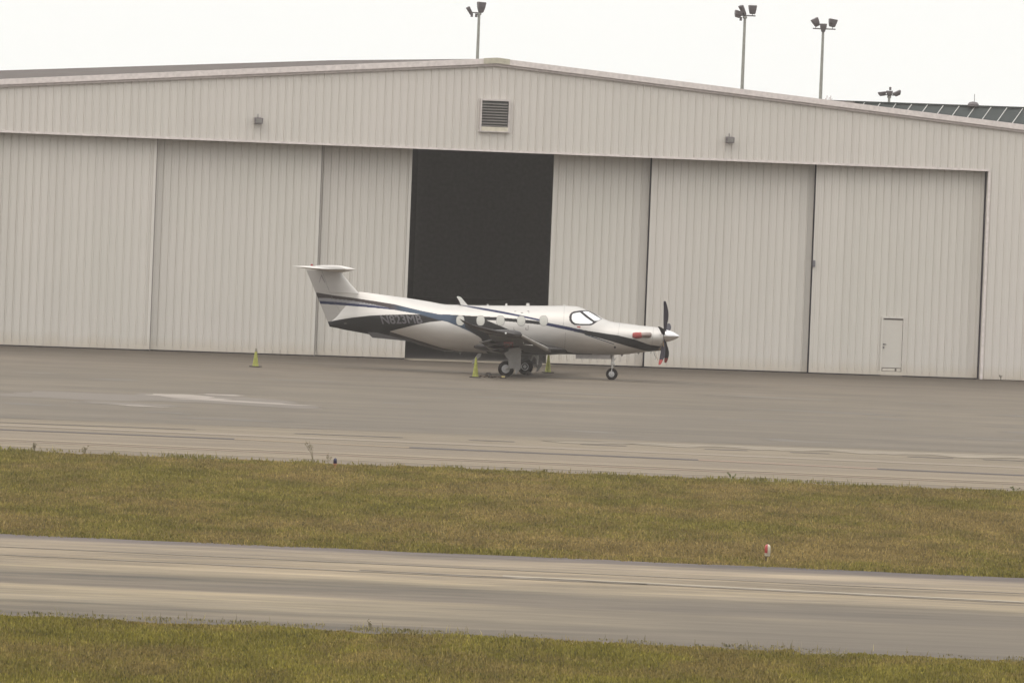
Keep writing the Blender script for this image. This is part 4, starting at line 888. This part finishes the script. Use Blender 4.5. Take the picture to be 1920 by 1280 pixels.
# landing gear
def wheel(px, py, y, r, w_, parent, rimr):
    x, z = S(px, py, y); z = r
    mb = MB(); pr_ = [(rimr, -w_*.38), (r*.80, -w_*.5), (r*.93, -w_*.42), (r, -w_*.2), (r, w_*.2), (r*.93, w_*.42), (r*.80, w_*.5), (rimr, w_*.38)]
    mb.lathe(pr_, (x, y, z), 'y', 40); mb.build('tyre', M_TYRE, parent, smooth=True)
    mb = MB(); mb.lathe([(rimr*.25, -w_*.50), (rimr*.45, -w_*.49), (rimr*.55, -w_*.46), (rimr*.88, -w_*.45), (rimr, -w_*.42), (rimr, w_*.42), (rimr*.85, w_*.36), (rimr*.55, w_*.34), (rimr*.3, w_*.47)], (x, y, z), 'y', 28)
    for k in range(6):
        a = PI/3*k; mb.box(x+rimr*.66*math.cos(a)-.012, x+rimr*.66*math.cos(a)+.012, y-w_*.48, y-w_*.44, z+rimr*.66*math.sin(a)-.012, z+rimr*.66*math.sin(a)+.012)
    mb.build('rim', M_RIM, parent, smooth=True); return x, z
ng = empty('nose_gear', (0, 0, 0)); ng.parent = ac
x, z = wheel(1147, 701, 0, .228, .16, ng, .115)
mb = MB(); xs_, zs_ = S(1148.6, 663)
mb.tube([(xs_, 0, zs_+.1), (x+.02, 0, .62)], .055, 14); mb.tube([(x+.02, 0, .66), (x+.005, 0, .46)], .034, 12)
for q in (-1, 1): mb.tube([(x+.005, 0, .48), (x+.005, q*.10, .40), (x, q*.105, z)], .022, 8)
mb.tube([(x, -.12, z), (x, .12, z)], .03, 10)
mb.tube([(x+.02, 0, .70), (x+.13, 0, .58), (x+.02, 0, .48)], .014, 6); mb.tube([(x+.03, .0, .72), (x+.14, 0, .86)], .018, 6); mb.lathe([(.075, .60), (.085, .64), (.075, .68)], (x+.02, 0, 0), seg=16)
mb.build('strut', M_STRUT, ng, smooth=True)
a = S(1079.3, 662, -.2); b_ = S(1079.3, 671.2, -.2); c_ = S(1143, 672, -.2); d_ = S(1147, 662.5, -.2)
for q in (-1, 1):
    mb = MB(); mb.prism([a, b_, c_, d_], q*.20-.012, q*.20+.012); mb.build('gear_door', plain('nose_door_paint', (.30, .275, .265), .45), ng)
for sgn in (-1, 1):
    mg = empty('main_gear', (0, 0, 0)); mg.parent = ac
    yy = sgn*2.26
    # both legs share the near leg's station
    x, z = S(948.6, 690, -2.26); x, z = wheel(948.6, 690, -2.26, .312, .20, mg, .165) if sgn < 0 else (x, .312)
    if sgn > 0:
        mb = MB(); r, w_, rimr = .312, .20, .150
        mb.lathe([(rimr, -w_*.38), (r*.80, -w_*.5), (r*.93, -w_*.42), (r, -w_*.2), (r, w_*.2), (r*.93, w_*.42), (r*.80, w_*.5), (rimr, w_*.38)], (x, yy, z), 'y', 40); mb.build('tyre', M_TYRE, mg, smooth=True)
        mb = MB(); mb.lathe([(rimr*.3, -w_*.47), (rimr*.55, -w_*.34), (rimr, -w_*.42), (rimr, w_*.42), (rimr*.55, w_*.34), (rimr*.3, w_*.47)], (x, yy, z), 'y', 28); mb.build('rim', M_RIM, mg, smooth=True)
    xk = x+.42
    mb = MB(); yi_ = yy+sgn*.17
    mb.tube([(xk+.03, yi_, 1.12), (xk+.02, yi_, .40)], [.055, .045], 12); mb.tube([(xk+.02, yi_, .42), (x+.03, yi_, z+.02)], [.045, .035], 10); mb.tube([(x, yi_+sgn*.02, z), (x, yy-sgn*.08, z)], .035, 10)
    mb.tube([(xk-.08, yi_, .95), (x+.15, yi_, z+.08)], .03, 8); mb.tube([(xk+.0, yi_-sgn*.05, .62), (xk-.02, yy-sgn*1.1, 1.02)], .025, 8)
    mb.tube([(xk-.10, yi_, .30), (xk+.06, yi_-.03, .36)], .02, 6)
    mb.build('strut', M_STRUT, mg, smooth=True)
    pts = [S(*q, -2.5) for q in ((958.5, 636), (973.8, 637), (976.8, 650), (976.4, 689), (967.5, 700.5), (965.5, 700), (966.5, 692), (962, 689.5), (953, 689), (953.3, 673), (944.2, 661.2), (953, 657))]
    mb = MB(); ya = yy+sgn*.27; mb.prism(pts, ya-.012, ya+.012); mb.build('gear_door', M_GDOOR, mg, bevel=.004)
# slanted belly fin at the rear of the cabin
mb = MB(); pts = [S(*q) for q in ((903, 660), (896, 660.8), (885.5, 675.5), (884, 681), (888, 679), (893, 672.5), (900, 668))]
mb.prism(pts, -.05, .05); mb.build('folding_step', M_GDOOR, ac)
for px, py in ((832.5, 657), (862, 660.5)):
    mb = MB(); x, z = S(px, py); mb.prism([(x-.05, z+.06), (x+.05, z+.06), (x+.02, z-.06), (x-.02, z-.06)], -.012, .012); mb.build('belly_aerial', M_GDOOR, ac)
mb = MB(); 
for k in range(6): mb.tube([(S(945+k*3.1, 643+((k*7) % 5), -6)[0], -5.9, S(945+k*3.1, 643+((k*7) % 5), -6)[1]), (S(944+k*3.1, 647+((k*5) % 4), -6)[0], -5.9, S(944+k*3.1, 648+((k*3) % 4), -6)[1])], .012, 5)
x, z = S(953, 641.5, -6); mb.box(x-.20, x+.16, -5.93, -5.88, z-.05, z+.02)
o = mb.build('warning_streamer', M_STREAM, None); o.matrix_world = Matrix.Translation(ac.location) @ Matrix.Rotation(-TH, 4, 'Z'); tag(o, 'faded red warning streamer hanging under the near wing', 'streamer')

# ================================================================ CONES, CHOCKS
def cone(x, y, h, label, top_dark, lean=0):
    e = empty('traffic_cone', (x, y, .014), random.uniform(-.2, .2), label, 'cone', 'yellow green cones around the aircraft')
    mb = MB(); r0, r1 = .122, .03
    mb.lathe([(r0*1.06, .03), (r0, .05), (r0*.72, h*.36), (r1*1.55, h*.82), (r1, h*.98), (r1*.8, h), (r1*.5, h)], seg=24)
    for f in mb.bm.faces:
        if f.calc_center_median().z > h*top_dark: f.material_index = 1
    o = mb.build('cone_body', [M_CONE, plain('grimy_top', (.20, .18, .14), .8)], e, smooth=True)
    mb = MB(); mb.box(-.215, .215, -.215, .215, 0, .032); mb.build('cone_base', M_CONEBASE, e, bevel=.01)
cone(-9.94, 332.0, .72, 'yellow green cone standing alone to the left of the tail, with a grimy top', .8)
cone(-1.36, 329.2, .78, 'yellow green cone in front of the rear belly beside the wheel chocks', 2)
cone(1.48, 340.2, .80, 'yellow green cone behind the main wheels, near the hangar opening', 2)
ch = empty('wheel_chocks', (-.72, 329.9, .01), 0, 'pair of dark wheel chocks with a tangled rope between the cone and the main wheel', 'chocks')
mb = MB(); mb.prism([(-.16, 0), (.05, 0), (-.02, .11), (-.1, .11)], -.12, .12); mb.build('chock', M_CONEBASE, ch, bevel=.008)
mb = MB(); mb.prism([(.32, 0), (.56, 0), (.5, .12), (.38, .12)], -.12, .12); mb.build('chock', M_CONEBASE, ch, bevel=.008)
mb = MB(); mb.box(.37, .50, -.125, -.121, .03, .09); mb.build('chock_label', M_CHOCKY, ch)
mb = MB(); pts = []
for k in range(60):
    t = k/59; pts.append((-.50+t*.85, .25*math.sin(t*19), .03+.025*abs(math.sin(t*13))))
mb.tube(pts, .03, 6); mb.build('rope', M_ROPE, ch)

# chocks set against the main wheels
for lx_, ly_, lab in ((-4.52, -2.26, 'black rubber chock against the back of the near main wheel'), (-3.66, 2.26, 'black rubber chock against the front of the far main wheel')):
    p_ = Matrix.Translation(ac.location) @ Matrix.Rotation(-TH, 4, 'Z') @ Vector((lx_, ly_, .008))
    e = empty('wheel_chock', p_, -TH, lab, 'chock', 'chocks at the main wheels')
    mb = MB(); mb.prism([(-.13, 0), (.13, 0), (.04, .13), (-.04, .13)], -.17, .17); mb.build('block', M_CONEBASE, e, bevel=.01)
    mb = MB(); mb.tube([(0, -.18, .06), (0, -.26, .03), (.1, -.3, .02)], .012, 6); mb.build('pull_rope', M_ROPE, e)

# ================================================================ EDGE LIGHTS
e = empty('taxiway_light', (-4.70, 233.1, 0), 0, 'small dark blue taxiway edge light on an orange stake in the grass', 'edge light')
mb = MB(); mb.tube([(0, 0, -.05), (0, 0, .13)], .022, 8); mb.lathe([(.03, .09), (.055, .11), (.055, .135), (.03, .14)], seg=14); mb.build('stake', M_STAKE, e)
mb = MB(); mb.lathe([(.045, .135), (.05, .15), (.05, .23), (.042, .265), (.02, .285), (.004, .29)], seg=20); mb.build('lens', M_BLUEL, e, smooth=True)
e = empty('runway_light', (5.85, 189.24, 0), 0, 'red and white runway edge light on a short yellow post in the grass', 'edge light')
for q, mt in ((0, M_LENSR), (1, M_LENSW)):
    mb = MB(); n = 14; prof_ = [(.058, .20), (.064, .215), (.064, .33), (.056, .36), (.035, .385), (.008, .395)]; rings = []
    for r_, h_ in prof_:
        rings.append([mb.bm.verts.new((r_*math.cos(PI/2+q*PI+PI*k/n) + (-.001 if q == 0 else .001), r_*math.sin(PI/2+q*PI+PI*k/n), h_)) for k in range(n+1)])
    for A, B_ in zip(rings, rings[1:]):
        for k in range(n): mb.face([A[k], A[k+1], B_[k+1], B_[k]])
    mb.face([r[0] for r in rings]+[r[-1] for r in rings][::-1]); mb.face(rings[0]); mb.build('lens', mt, e, smooth=True)
mb = MB(); mb.lathe([(.04, .12), (.062, .14), (.062, .165), (.055, .17), (.066, .185), (.066, .197), (.04, .199)], seg=20); mb.build('collar', plain('collar_white', (.48, .42, .33), .5), e, smooth=True)
mb = MB(); mb.tube([(.012, 0, -.05), (.012, 0, .12)], .02, 10); mb.build('post', M_YEL, e)
mb = MB(); mb.box(-.045, -.012, -.02, .02, .03, .11); mb.build('connector', plain('brown_box', (.10, .06, .03), .7), e)
